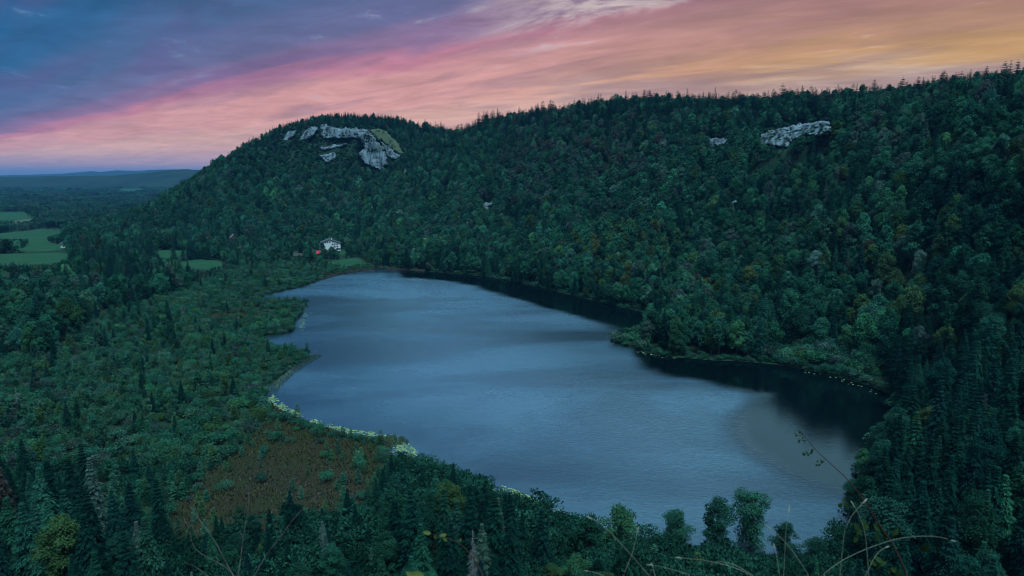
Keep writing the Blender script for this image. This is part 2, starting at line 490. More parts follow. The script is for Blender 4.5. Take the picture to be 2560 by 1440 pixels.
for px, py, Y, dr in [(900, 560, 930, 15), (900, 470, 1080, 14), (900, 428, 1165, 4), (900, 345, 1192, 0), (900, 318, 1212, 2), (900, 288, 1290, 10), (820, 560, 940, 15), (820, 470, 1085, 14), (820, 415, 1165, 6),
                      (820, 345, 1192, 0), (820, 316, 1212, 2), (820, 289, 1290, 10), (960, 430, 1155, 4), (960, 360, 1190, 0), (960, 322, 1225, 2), (960, 286, 1300, 10), (1010, 430, 1120, 8), (1005, 370, 1190, 4),
                      (1020, 295, 1300, 12), (1060, 322, 1290, 14), (700, 560, 950, 15), (700, 470, 1090, 14), (700, 395, 1165, 8), (700, 345, 1198, 2), (700, 318, 1240, 8), (640, 358, 1205, 8), (600, 362, 1195, 6), (585, 382, 1180, 6), (600, 470, 1085, 14),
                      (640, 425, 1140, 10), (560, 412, 1165, 10), (500, 445, 1155, 12), (440, 480, 1150, 14), (380, 515, 1150, 14), (320, 548, 1150, 12), (560, 560, 960, 12), (480, 570, 980, 12), (400, 575, 1000, 10), (1000, 560, 890, 15),
                      (1000, 480, 1030, 15), (760, 297, 1280, 10)]:
    cp(px, py, Y, dr)
for x, y, z in [(-110, 720, 2), (-60, 720, 3), (-250, 870, 5), (-180, 850, 4), (-330, 900, 3), (470, 780, 172), (620, 980, 178), (700, 620, 176), (560, 520, 168), (430, 360, 150), (380, 200, 130), (900, 700, 180),
                (300, 1250, 158), (100, 1500, 135), (-100, 1500, 145), (-250, 1450, 170), (-380, 1400, 165), (-520, 1420, 95), (-640, 1400, 25), (-300, 1800, 130), (-560, 1700, 60), (-750, 1200, -4), (-650, 1080, 0),
                (-900, 1500, -12), (-800, 1900, -15), (-1100, 1900, -18), (-700, 2400, -20), (-1500, 2600, -28), (-900, 3200, -35), (-1900, 3600, -40), (-3600, 5200, -50), (-2400, 5200, -50), (-1600, 5200, -45), (-900, 5000, -10), (-5000, 8000, -50), (-3000, 8000, -45),
                (-1500, 8000, -40), (0, 2400, 120), (0, 4000, 120), (800, 1600, 180), (1500, 1200, 190), (2500, 3000, 190), (1500, 300, 180), (800, 200, 165), (0, -800, 150), (-1000, -300, 60), (-1500, 800, 0), (-900, 500, 4), (-3000, 2000, -15),
                (3000, -500, 190), (-8000, 13000, -50), (0, 13000, -30), (9000, 13000, 60), (-9000, 4000, -30), (9000, 2000, 150), (-9000, -1500, 60), (9000, -1500, 150)]:
    CPTS.append((x, y, z))
CP3 = np.array(CPTS)
CXY = CP3[:, :2] / 100.0
Kd = np.linalg.norm(CXY[:, None] - CXY[None], axis=2)
nC = len(CXY)
A_ = np.zeros((nC + 3, nC + 3))
A_[:nC, :nC] = Kd - np.eye(nC) * 0.02
A_[:nC, nC] = 1
A_[nC, :nC] = 1
A_[:nC, nC + 1:] = CXY
A_[nC + 1:, :nC] = CXY.T
SOL = np.linalg.solve(A_, np.concatenate([CP3[:, 2], np.zeros(3)]))


def base_z(x, y):
    x, y = np.asarray(x, float).ravel() / 100.0, np.asarray(y, float).ravel() / 100.0
    z = SOL[nC] + SOL[nC + 1] * x + SOL[nC + 2] * y
    for i in range(nC):
        z = z + SOL[i] * np.hypot(x - CXY[i, 0], y - CXY[i, 1])
    return z


def graded(lo, hi, fine_lo, fine_hi, step, grow):
    g = list(np.arange(fine_lo, fine_hi + step, step))
    s = step
    while g[-1] < hi:
        s *= grow
        g.append(g[-1] + s)
    s, f = step, [g[0]]
    while f[-1] > lo:
        s *= grow
        f.append(f[-1] - s)
    return np.array(f[:0:-1] + g)


GX = graded(-14000, 14000, -330, 360, 3.2, 1.055)
GY = graded(-3000, 15000, 80, 760, 3.2, 1.03)
MX, MY = np.meshgrid(GX, GY)
Z = base_z(MX, MY).reshape(MX.shape)
# a cliff step on the wooded slope to the right and knobs of uneven ground
UP = np.array((0.80, 0.60))
_a, _b = at(1880, 372, 640)[:2], at(2095, 352, 590)[:2]


def step_at(Z, a, b, h, L):
    e = b - a
    ln = np.linalg.norm(e)
    e = e / ln
    nrm = np.array((-e[1], e[0]))
    if nrm @ UP < 0:
        nrm = -nrm
    s = (MX - a[0]) * e[0] + (MY - a[1]) * e[1]
    d = (MX - a[0]) * nrm[0] + (MY - a[1]) * nrm[1]
    ends = np.clip((s + 12) / 20, 0, 1) * np.clip((ln + 12 - s) / 20, 0, 1)
    up = np.clip((d + 1) / 7, 0, 1)
    return Z + h * ends * (up * np.exp(-np.maximum(d, 0) / L) - 0.5 * (1 - up) * np.exp(np.minimum(d, 0) / 25))


Z = step_at(Z, _a, _b, 17.0, 60.0)
hill = np.clip((Z - 8) / 30, 0, 1)
Z = Z + hill * (vnoise(MX, MY, 90.0, 3, 3) * 6.0 + vnoise(MX, MY, 22.0, 9, 2) * 1.6) * np.clip((MY - 60) / 120, 0, 1)
far = np.clip((MY - 1600) / 1500, 0, 1)
Z = Z + far * vnoise(MX, MY, 900.0, 5, 4) * 14.0
box = (MX > SHORE[:, 0].min() - 60) & (MX < SHORE[:, 0].max() + 60) & (MY > SHORE[:, 1].min() - 60) & (MY < SHORE[:, 1].max() + 60)
sdv = np.full(MX.shape, 60.0)
_d = poly_dist(MX[box], MY[box], SHORE)
_in = in_poly(MX[box], MY[box], SHORE)
_d = np.where(_in, -_d, _d) + vnoise(MX[box], MY[box], 9.0, 21, 2) * 0.9
sdv[box] = _d
land = np.maximum(Z, 0.5)
t_ = np.clip(sdv / 22.0, 0, 1)
t_ = t_ * t_ * (3 - 2 * t_)
valley = MY < 1000
Z = np.where(sdv < 0, np.maximum(sdv * 0.14, -4.0), np.where(valley, (sdv * 0.10 + 0.02) * (1 - t_) + land * t_, Z))
ny, nx = Z.shape


def ground(x, y, G=None):                                         # height of the finished ground
    G = Z if G is None else G
    x, y = np.asarray(x, float), np.asarray(y, float)
    i = np.clip(np.searchsorted(GX, x) - 1, 0, nx - 2)
    j = np.clip(np.searchsorted(GY, y) - 1, 0, ny - 2)
    fx = np.clip((x - GX[i]) / (GX[i + 1] - GX[i]), 0, 1)
    fy = np.clip((y - GY[j]) / (GY[j + 1] - GY[j]), 0, 1)
    return (G[j, i] * (1 - fx) + G[j, i + 1] * fx) * (1 - fy) + (G[j + 1, i] * (1 - fx) + G[j + 1, i + 1] * fx) * fy


def hit(px, py, near=60.0, far_=9000.0, steps=900):               # where the view ray through px, py meets the ground
    px, py = np.atleast_1d(np.asarray(px, float)), np.atleast_1d(np.asarray(py, float))
    d = np.stack([ray(a, b) for a, b in zip(px, py)])
    d = d / d[:, 1:2]
    Ys = near * (far_ / near) ** (np.arange(steps) / (steps - 1.0))
    P = d[:, None, :] * Ys[None, :, None]
    below = (EYE + P[..., 2]) <= ground(P[..., 0], P[..., 1])
    k = np.where(below.any(1), below.argmax(1), steps - 1)
    lo, hi = Ys[np.maximum(k - 1, 0)], Ys[k]
    for _ in range(12):
        mid = (lo + hi) / 2
        b = (EYE + d[:, 2] * mid) <= ground(d[:, 0] * mid, d[:, 1] * mid)
        lo, hi = np.where(b, lo, mid), np.where(b, mid, hi)
    return np.stack([d[:, 0] * hi, d[:, 1] * hi, EYE + d[:, 2] * hi], 1)


idx = np.arange(ny * nx).reshape(ny, nx)
TV = np.stack([MX, MY, Z], -1).reshape(-1, 3)
TF = np.stack([idx[:-1, :-1], idx[:-1, 1:], idx[1:, 1:], idx[1:, :-1]], -1).reshape(-1, 4)
link('ground', mesh_np('ground', TV, TF, [MAT['earth']], smooth=True), kind='structure')

lo_, hi_ = SHORE.min(0) - 12, SHORE.max(0) + 12
_gx, _gy = np.meshgrid(np.linspace(lo_[0], hi_[0], 120), np.linspace(lo_[1], hi_[1], 170))
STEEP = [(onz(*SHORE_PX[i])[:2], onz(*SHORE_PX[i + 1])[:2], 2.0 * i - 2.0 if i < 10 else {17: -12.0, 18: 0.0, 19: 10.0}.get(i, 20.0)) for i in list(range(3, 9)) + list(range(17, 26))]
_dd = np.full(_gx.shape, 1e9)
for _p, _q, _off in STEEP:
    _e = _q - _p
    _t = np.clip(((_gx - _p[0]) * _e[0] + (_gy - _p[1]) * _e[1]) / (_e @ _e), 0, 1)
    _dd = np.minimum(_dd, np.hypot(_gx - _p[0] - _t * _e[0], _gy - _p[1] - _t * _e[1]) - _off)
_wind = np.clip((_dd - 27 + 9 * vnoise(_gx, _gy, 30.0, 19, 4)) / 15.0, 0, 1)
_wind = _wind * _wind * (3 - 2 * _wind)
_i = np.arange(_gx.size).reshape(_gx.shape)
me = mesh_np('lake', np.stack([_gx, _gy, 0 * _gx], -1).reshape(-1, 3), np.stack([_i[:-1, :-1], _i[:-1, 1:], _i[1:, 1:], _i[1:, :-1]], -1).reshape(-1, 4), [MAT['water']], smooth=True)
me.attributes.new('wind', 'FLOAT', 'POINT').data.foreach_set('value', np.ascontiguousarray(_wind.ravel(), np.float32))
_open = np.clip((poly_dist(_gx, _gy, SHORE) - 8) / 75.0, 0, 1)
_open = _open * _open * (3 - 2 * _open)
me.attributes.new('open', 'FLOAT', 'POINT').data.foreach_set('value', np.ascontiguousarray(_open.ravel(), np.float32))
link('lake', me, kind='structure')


# ------------------------------------------------------------------ meadows, heath and far fields: sheets laid on the ground
def sheet(name, poly, mat, lift=0.12, step=7.0, kind='structure'):
    poly = [np.array(p[:2]) for p in poly]
    for _ in range(3):
        s2 = []
        for i in range(len(poly)):
            a, b = poly[i], poly[(i + 1) % len(poly)]
            s2 += [a * 0.8 + b * 0.2, a * 0.2 + b * 0.8]
        poly = s2
    P = np.array(poly)
    P = P + np.stack([vnoise(P[:, 0], P[:, 1], step * 2.2, 61, 2), vnoise(P[:, 0], P[:, 1], step * 2.2, 62, 2)], 1) * step * 0.55
    lo, hi = P.min(0), P.max(0)
    gx, gy = np.meshgrid(np.arange(lo[0], hi[0], step), np.arange(lo[1], hi[1], step))
    gx, gy = gx.ravel(), gy.ravel()
    k = in_poly(gx, gy, P) & (poly_dist(gx, gy, P) > step * 0.4)
    pts = [Vector(p) for p in P] + [Vector((a, b)) for a, b in zip(gx[k], gy[k])]
    nb = len(P)
    vv, ee, ff, *_ = delaunay_2d_cdt(pts, [(i, (i + 1) % nb) for i in range(nb)], [], 1, 1e-4)
    xy = np.array([(v.x, v.y) for v in vv])
    z = ground(xy[:, 0], xy[:, 1]) + lift
    me = bpy.data.meshes.new(name)
    me.from_pydata([(a[0], a[1], c) for a, c in zip(xy, z)], [], [list(f) for f in ff])
    me.materials.append(mat)
    for p in me.polygons:
        p.use_smooth = True
    me.update()
    return link(name, me, kind=kind)


MEADOWS_PX = [[(-60, 636), (60, 634), (178, 632), (176, 650), (120, 662), (-60, 663)],
              [(-60, 588), (40, 580), (110, 570), (166, 574), (158, 583), (118, 592), (122, 606), (158, 612), (172, 622), (120, 629), (38, 630), (72, 612), (66, 598), (-60, 597)],
              [(-60, 533), (40, 529), (86, 531), (96, 541), (60, 552), (-60, 561)],
              [(362, 629), (420, 625), (470, 627), (474, 636), (420, 645), (390, 642)],
              [(436, 657), (500, 648), (556, 653), (566, 668), (520, 674), (450, 668)],
              [(796, 660), (840, 650), (890, 645), (914, 652), (912, 664), (880, 671), (848, 673)],
              [(846, 626), (866, 623), (868, 634), (852, 638)],
              [(722, 632), (744, 628), (748, 634), (730, 638)]]
FIELD2_PX = [(28, 553), (90, 545), (99, 549), (96, 556), (60, 560), (28, 561)]
MEADOWS = []
for i, pl in enumerate(MEADOWS_PX):
    P = hit([p[0] for p in pl], [p[1] for p in pl])
    MEADOWS.append(P[:, :2])
    sheet('meadow', P, MAT['meadow'], 0.15 if i else 0.12)
P = hit([p[0] for p in FIELD2_PX], [p[1] for p in FIELD2_PX])
MEADOWS.append(P[:, :2])
sheet('stubble_field', P, MAT['pale_field'], 0.3)
HEATH_PX = [(690, 1038), (760, 1066), (850, 1094), (945, 1108), (950, 1150), (935, 1200), (930, 1262), (860, 1300), (700, 1325), (560, 1345), (420, 1370), (360, 1340), (420, 1290), (470, 1240), (500, 1185), (600, 1120), (640, 1075)]
HEATH = np.array([onz(x, y, 1.2)[:2] for x, y in HEATH_PX])
sheet('heath', HEATH, MAT['heath'], 0.10, 5.0)
HEATH2_PX = [(180, 1180), (240, 1165), (262, 1195), (230, 1225), (185, 1215)]
HEATH2 = np.array([onz(x, y, 1.2)[:2] for x, y in HEATH2_PX])
sheet('heath', HEATH2, MAT['heath'], 0.10, 5.0)
HEATH3_PX = [(500, 795), (600, 770), (690, 776), (660, 800), (560, 815)]
HEATH3 = np.array([onz(x, y, 1.2)[:2] for x, y in HEATH3_PX])
sheet('heath', HEATH3, MAT['heath'], 0.10, 5.0)
FAR_FIELDS = []
for pl in [[(270, 474), (330, 471), (372, 473), (372, 479), (330, 484), (296, 482)], [(372, 459), (430, 457), (470, 457), (462, 466), (400, 468)], [(90, 507), (180, 503), (200, 507), (150, 512)], [(36, 500), (70, 497), (110, 499), (80, 503)], [(-40, 488), (30, 484), (60, 486), (0, 492)], [(200, 492), (260, 488), (300, 490), (240, 495)], [(110, 480), (170, 477), (210, 479), (150, 484)]]:
    P = hit([p[0] for p in pl], [p[1] for p in pl])
    FAR_FIELDS.append(P[:, :2])
    sheet('meadow', P, MAT['meadow'], 2.0, 60.0)
P = hit([404, 432, 458, 452, 425], [473, 471, 470, 472.5, 474])
sheet('far_pond_water', P, MAT['water'], 3.0, 60.0)
FAR_FIELDS.append(P[:, :2])


# ------------------------------------------------------------------ distant ridges
def far_ridge(name, prof, Y, depth):
    """prof: (px, py) along the crest; a long swell of ground with its crest at depth Y."""
    px = np.linspace(prof[0][0], prof[-1][0], 160)
    py = np.interp(px, [p[0] for p in prof], [p[1] for p in prof])
    crest = np.stack([at(a, b, Y) for a, b in zip(px, py)])
    crest[:, 2] += vnoise(crest[:, 0], crest[:, 1], 260.0, 4, 3) * 8.0
    t = np.linspace(-1, 1, 25)
    sh = np.cos(t * math.pi / 2) ** 1.3
    V = np.zeros((len(px), 25, 3))
    for k in range(25):
        y = Y + t[k] * depth
        V[:, k, 0] = crest[:, 0] * (y / Y)
        V[:, k, 1] = y
        V[:, k, 2] = -70 + (crest[:, 2] + 70) * sh[k] + vnoise(crest[:, 0], np.full(len(px), y), 350.0, 8, 3) * 9.0 * (abs(t[k]) > 0.05)
    ii = np.arange(len(px) * 25).reshape(len(px), 25)
    F = np.stack([ii[:-1, :-1], ii[:-1, 1:], ii[1:, 1:], ii[1:, :-1]], -1).reshape(-1, 4)
    return link(name, mesh_np(name, V.reshape(-1, 3), F, [MAT['far_wood']], smooth=True), kind='structure')


far_ridge('wooded_hill', [(-260, 446), (0, 443), (120, 442), (230, 440), (300, 438), (370, 431), (430, 425), (470, 424), (500, 427), (560, 432), (700, 440)], 6800.0, 1300.0)
far_ridge('distant_hills', [(-300, 440), (0, 438), (100, 436), (160, 434), (200, 430), (228, 428), (250, 431), (290, 426), (340, 427), (400, 424), (480, 424), (700, 428)], 15500.0, 1500.0)

# ------------------------------------------------------------------ rock faces: broken limestone standing out of the slope
ROCKS_PX = [
    ('limestone_cliff', 'long pale limestone wall with a tall pillar under the dome summit', [(800, 311), (818, 311), (826, 318), (850, 320), (900, 322), (918, 326), (938, 340), (930, 352), (910, 350), (872, 347), (828, 346), (804, 348)], 1.0),
    ('limestone_cliff', 'smaller pale cliff panel left of the tall limestone pillar', [(748, 350), (758, 330), (776, 320), (795, 318), (792, 336), (774, 346), (758, 352)], 1.0),
    ('limestone_cliff', 'leftmost pale rock slab on the dome', [(706, 352), (712, 336), (726, 328), (740, 328), (736, 342), (720, 350)], 1.0),
    ('limestone_cliff', 'narrow ledge of pale rock below the long limestone wall', [(797, 366), (830, 362), (868, 358), (872, 364), (840, 370), (800, 374)], 0.6),
    ('limestone_cliff', 'isolated pale rock block low on the dome above the forest', [(796, 386), (812, 383), (838, 381), (843, 392), (826, 408), (812, 406), (800, 396)], 1.0),
    ('limestone_cliff', 'large broken limestone buttress descending the right flank of the dome', [(890, 330), (912, 332), (936, 338), (940, 352), (958, 370), (968, 390), (972, 412), (950, 428), (928, 420), (910, 408), (896, 384), (908, 372), (900, 350)], 1.6),
    ('limestone_cliff', 'pale rock rib bordering the grassy flank of the dome', [(950, 352), (966, 362), (984, 380), (1004, 386), (990, 396), (976, 400), (964, 384), (954, 368)], 0.8),
    ('limestone_cliff', 'white cliff band high on the wooded slope to the right', [(1892, 362), (1904, 336), (1950, 322), (2000, 310), (2050, 305), (2076, 304), (2076, 330), (2050, 340), (2010, 338), (1980, 352), (1968, 370), (1930, 364)], 1.2),
    ('limestone_cliff', 'small white crag left of the long white cliff band', [(1768, 350), (1790, 346), (1822, 346), (1816, 362), (1792, 368), (1780, 378), (1770, 372)], 0.8),
    ('limestone_cliff', 'short white rock face at the upper end of the cliff band', [(2088, 304), (2106, 300), (2124, 302), (2118, 312), (2096, 316)], 0.6),
    ('rock_outcrop', 'slanting bare grey rock patch in the forest below the white cliff', [(1812, 522), (1822, 508), (1838, 498), (1842, 504), (1830, 516), (1816, 530)], 0.5),
    ('rock_outcrop', 'small pale rock patch in the forest right of the dome foot', [(1199, 512), (1212, 508), (1236, 506), (1232, 516), (1210, 522), (1202, 524)], 0.5),
    ('rock_outcrop', 'thin upright rock finger right of the dome buttress', [(1008, 430), (1011, 422), (1014, 424), (1014, 438), (1010, 441)], 0.5),
]
ROCK_POLYS = [r[2] for r in ROCKS_PX]
GRASS_SLOPE_PX = [(922, 326), (945, 321), (962, 326), (982, 346), (998, 364), (1008, 380), (996, 384), (978, 372), (960, 358), (938, 342)]


ROCK_PTS = []


def rock(name, label, poly, relief, mat, seed, step=1.6, **kw):
    P2 = np.array(poly, float)
    lo, hi = P2.min(0) - 2, P2.max(0) + 2
    gx, gy = np.meshgrid(np.arange(lo[0], hi[0] + step, step), np.arange(lo[1], hi[1] + step, step))
    jx = gx + vnoise(gx, gy, 9.0, seed, 3) * 6.0
    jy = gy + vnoise(gx, gy, 9.0, seed + 1, 3) * 5.0
    d = poly_dist(jx, jy, P2)
    d = np.where(in_poly(jx, jy, P2), d, -d)
    H = hit(gx.ravel(), gy.ravel(), 300, 1600, 500).reshape(gx.shape + (3,))
    # a fitted plane keeps the face free of jumps where the ground dips away
    X = H.reshape(-1, 3)
    Q = np.stack([np.ones(len(X)), gx.ravel(), gy.ravel()], 1)
    iny = d.ravel() > 0
    Yv = X[:, 1]
    co, *_ = np.linalg.lstsq(Q[iny], Yv[iny], rcond=None)
    co2 = np.array((co[0] + co[2] * 0.65 * P2[:, 1].max(), co[1], co[2] * 0.35))
    Yp = np.clip(Yv, (Q @ co2) - 4, (Q @ co2) + 4)
    m_ = FPX / Yp.mean()
    wx, wz = gx / m_, gy / m_
    pil = np.abs(vnoise(wx, wz * 0.15, 17.0, seed + 3, 4))
    led = vnoise(wx * 0.2, wz, 7.0, seed + 7, 3)
    blk = np.round((vnoise(wx, wz, 14.0, seed + 9, 3)) * 3) / 3
    bulge = np.clip(d.ravel() / 4.0, -1.2, 1.0)
    out = bulge * 4.0 * relief + (bulge > 0.2) * relief * (pil.ravel() * 15.0 + led.ravel() * 0.8)
    Yn = Yp - out + np.where(d.ravel() < -0.3, 18.0 * relief, 0.0)
    V = np.stack([at(a, b, y) for a, b, y in zip(gx.ravel(), gy.ravel(), Yn)])
    ii = np.arange(gx.size).reshape(gx.shape)
    F = np.stack([ii[:-1, :-1], ii[1:, :-1], ii[1:, 1:], ii[:-1, 1:]], -1).reshape(-1, 4)
    keep = (d.ravel()[F] > -2.2).all(1)
    F = F[keep]
    used = np.unique(F)
    rm = np.full(len(V), -1)
    rm[used] = np.arange(len(used))
    ROCK_PTS.append(V[np.nonzero(d.ravel() > 1.0)[0]])
    o = link(name, mesh_np(name, V[used], rm[F], [mat], smooth=False), **kw)
    if label:
        o['label'] = label
    return o


for i, (nm, lb, pl, rl) in enumerate(ROCKS_PX):
    rock(nm, lb, pl, rl, MAT['rock'], 40 + i * 5, 1.2 if i in (10, 11, 12) else 1.6, category='cliff' if 'cliff' in nm else 'rock')
rock('grassy_hill', None, GRASS_SLOPE_PX, 0.4, MAT['hill_grass'], 200, kind='structure')
NO_TREE_PX = ROCK_POLYS + [GRASS_SLOPE_PX]


# ------------------------------------------------------------------ tree shapes
def leaf_var(g, n, lobe):
    return np.repeat(np.clip(0.5 + 0.30 * lobe + g.normal(0, 0.09, n), 0, 1), 4)


def broadleaf(seed, H, R, n_leaf, size, columnar=0.0, sparse=0.0, low=(0.16, 0.26)):
    """A trunk with limbs and a crown of leaf sprays on uneven lobes. Returns (trunk V, F), (crown V, F, var)."""
    g = np.random.default_rng(seed)
    z0 = H * g.uniform(*low)
    n_l = int(g.integers(20, 27)) if not columnar else 34
    tz = np.sort((np.arange(n_l) + g.uniform(0.1, 0.9, n_l)) / n_l)
    prof = np.sin(math.pi * np.clip(0.16 + 0.76 * tz, 0, 1)) ** (0.75 if not columnar else 0.45)
    aa = np.arange(n_l) * 2.4 + g.uniform(-0.7, 0.7, n_l)
    rr = R * prof * np.sqrt(g.uniform(0.05, 1, n_l)) * 0.72 * g.uniform(0.8, 1.15, n_l)
    rr[-1] *= 0.2
    C = np.stack([np.cos(aa) * rr, np.sin(aa) * rr, z0 + (H - z0) * ((0.10 if not columnar else 0.0) + (0.80 if not columnar else 0.9) * tz)], 1)
    S = R * g.uniform(0.18 if columnar else 0.24, 0.44, n_l) * (0.70 + 0.40 * prof)
    if columnar:
        C[:, :2] *= g.uniform(0.7, 1.35, (n_l, 1))
    lobe = g.normal(0, 0.55, n_l)
    wgt = S ** 2 / (S ** 2).sum()
    which = g.choice(n_l, n_leaf, p=wgt)
    d = unit(g, n_leaf)
    flip = (d[:, 2] < -0.2) & (g.uniform(size=n_leaf) < 0.55)
    d[:, 2] = np.where(flip, -d[:, 2], d[:, 2])
    r = S[which] * g.uniform(0.0, 1, n_leaf) ** 0.30 * g.uniform(0.80, 1.16, n_leaf)
    P = C[which] + d * r[:, None] * np.array((1, 1, 0.92))
    if sparse:
        keep = g.uniform(size=n_leaf) > sparse * (0.5 + 0.5 * np.sin(P[:, 0] * 1.7 + seed) * np.sin(P[:, 2] * 1.3))
        P, d, which = P[keep], d[keep], which[keep]
    n = len(P)
    Dr = d * 0.5 + unit(g, n) * 0.8 + np.array((0, 0, -0.18))
    Nm = d * 0.9 + unit(g, n) * 0.55 + np.array((0, 0, 0.35))
    L = size * g.uniform(0.65, 1.35, n)
    V, F = kites(P, Dr, Nm, L, L * g.uniform(0.55, 0.85, n))
    paths = [([(0, 0, -0.6), (g.normal(0, .12), g.normal(0, .12), H * 0.3), (g.normal(0, .3), g.normal(0, .3), H * 0.62), (C[-1][0], C[-1][1], H * 0.86)], [H * .022, H * .017, H * .010, H * .003])]
    for k in range(0, n_l, 2):
        zb = max(z0 * 0.9, C[k][2] - S[k] * 0.9 - R * 0.25)
        b = np.array((0, 0, min(zb, H * 0.6)))
        paths.append(([b, (b + C[k]) / 2 + np.array((0, 0, 0.25 * S[k])), C[k] + np.array((0, 0, S[k] * 0.2))], [H * .008, H * .0055, H * .002]))
    return tubes(paths, 5), (V, F, leaf_var(g, n, lobe[which]))


def conifer(seed, H, R, levels, per, twigs, flat=0.0, droop=0.32, gap=0.0, bare=0.08):
    """A straight trunk with whorls of drooping boughs, each set with needle sprays."""
    g = np.random.default_rng(seed)
    Ps, Ds, Ns, Ls, Ws, Vr = [], [], [], [], [], []
    for k in range(levels):
        t = (k + g.uniform(0.1, 0.9)) / levels
        z = H * (bare + (1 - bare) * t)
        prof = (1 - t) ** 0.85 if flat == 0 else min(1.0, ((1 - t) * (1 + 1.6 * flat))) ** 0.62
        rr = R * prof * g.uniform(0.78, 1.12) * (1 if t > 0.1 else 0.8)
        nb = per if t < 0.75 else max(4, per - 2)
        a0 = g.uniform(0, 6.28)
        for b in range(nb):
            if g.uniform() < gap:
                continue
            a = a0 + b * 6.283 / nb + g.uniform(-0.25, 0.25)
            ln = max(rr * g.uniform(0.72, 1.18), 0.35)
            rise = 0.35 * t - 0.10
            out = np.array((math.cos(a), math.sin(a), 0))
            tone = g.normal(0, 0.5)
            for q in range(twigs):
                s = (q + 0.6) / twigs
                p = out * ln * s * 0.92 + np.array((0, 0, z + ln * (rise * s - droop * s * s)))
                dirq = out * 0.75 + np.array((0, 0, rise - droop * 1.5 * s)) + np.cross(out, (0, 0, 1)) * (0.85 if q % 2 else -0.85) * (1 - 0.6 * s)
                Ps.append(p)
                Ds.append(dirq)
                Ns.append(np.array((0, 0, 1.0)) + out * 0.35 + g.normal(0, 0.15, 3))
                l = (0.30 * ln + 0.55) * g.uniform(0.8, 1.2) * (1.0 if twigs < 6 else 0.8)
                Ls.append(l)
                Ws.append(l * g.uniform(0.34, 0.52))
                Vr.append(tone)
    n = len(Ps)
    V, F = kites(np.array(Ps), np.array(Ds), np.array(Ns), np.array(Ls), np.array(Ws), 0.28)
    tr = tubes([([(0, 0, -0.8), (0, 0, H * 0.5), (0, 0, H * 0.985)], [H * .016, H * .009, H * .0015])], 5)
    return tr, (V, F, leaf_var(g, n, np.array(Vr)))


def shrub(seed, H, R, n_leaf, size):
    g = np.random.default_rng(seed)
    n_l = 9
    a = np.arange(n_l) * 2.4 + g.uniform(0, 6)
    rr = R * np.sqrt((np.arange(n_l) + 0.3) / n_l) * 0.72
    C = np.stack([np.cos(a) * rr, np.sin(a) * rr, H * g.uniform(0.40, 0.62, n_l) * (1 - 0.25 * rr / R)], 1)
    S = R * g.uniform(0.30, 0.46, n_l)
    lobe = g.normal(0, 0.5, n_l)
    which = g.integers(0, n_l, n_leaf)
    d = unit(g, n_leaf)
    d[:, 2] = np.where(d[:, 2] < -0.35, -d[:, 2], d[:, 2])
    P = C[which] + d * (S[which] * g.uniform(0, 1, n_leaf) ** 0.3)[:, None] * np.array((1, 1, 0.9 * H / (2 * R) + 0.35))
    P[:, 2] = np.maximum(P[:, 2], 0.1)
    Dr = d * 0.4 + unit(g, n_leaf) * 0.7 + np.array((0, 0, 0.35))
    L = size * g.uniform(0.6, 1.4, n_leaf)
    V, F = kites(P, Dr, d + unit(g, n_leaf) * 0.5 + np.array((0, 0, 0.3)), L, L * g.uniform(0.4, 0.7, n_leaf))
    paths = []
    for k in range(0, n_l, 2):
        paths.append(([(C[k][0] * 0.15, C[k][1] * 0.15, -0.3), (C[k][0] * 0.5, C[k][1] * 0.5, C[k][2] * 0.55), tuple(C[k])], [0.09, 0.06, 0.025]))
    return tubes(paths, 4), (V, F, leaf_var(g, n_leaf, lobe[which]))


def dead_conifer(seed, H, R, levels, per, twigs=2):
    """A bare standing trunk with broken, drooping side branches."""
    g = np.random.default_rng(seed)
    paths = [([(0, 0, -0.6), (g.normal(0, .1), g.normal(0, .1), H * 0.5), (g.normal(0, .15), 0, H)], [H * .016, H * .010, H * .002])]
    for k in range(levels):
        t = (k + 0.5) / levels
        z = H * (0.10 + 0.88 * t)
        for b in range(per):
            a = g.uniform(0, 6.28)
            ln = max(0.3, R * (1 - t) ** 0.8 * g.uniform(0.45, 1.1))
            o = np.array((math.cos(a), math.sin(a), 0))
            p0, p1, p2 = np.array((0, 0, z)), o * ln * 0.55 + np.array((0, 0, z + ln * 0.02)), o * ln + np.array((0, 0, z - ln * 0.28))
            paths.append(([p0, p1, p2], [0.055, 0.04, 0.014]))
            for q in range(twigs):
                s = g.uniform(0.35, 0.95)
                pm = p0 + (p2 - p0) * s
                pe = pm + (o * 0.4 + np.cross(o, (0, 0, 1)) * g.choice([-1, 1]) + np.array((0, 0, -0.5))) * ln * 0.28
                paths.append(([pm, (pm + pe) / 2 + np.array((0, 0, 0.03)), pe], [0.026, 0.02, 0.010]))
    return tubes(paths, 4)


def bare_tree(seed, H, lean=(0, 0), levels=5, r0=0.16):
    g = np.random.default_rng(seed)
    paths = []

    def grow(p, d, ln, r, lev):
        q = p + d * ln * 0.5 + g.normal(0, 0.05, 3) * ln
        e = q + (d + g.normal(0, 0.16, 3)) * ln * 0.5
        paths.append(([p, q, e], [r, r * 0.8, r * 0.6]))
        if lev == 0:
            return
        for k in range(int(g.integers(2, 4))):
            nd = d + g.normal(0, 0.48, 3)
            nd[2] *= 0.8
            grow(e if k else q * 0.4 + e * 0.6, nd / np.linalg.norm(nd), ln * g.uniform(0.6, 0.85), r * 0.58, lev - 1)
    d0 = np.array((lean[0], lean[1], 1.0))
    grow(np.array((0, 0, -0.4)), d0 / np.linalg.norm(d0), H * 0.32, r0, levels)
    return tubes(paths, 4)


PROTO = {}          # name -> (trunk mesh, crown mesh, joined mesh, height, radius)


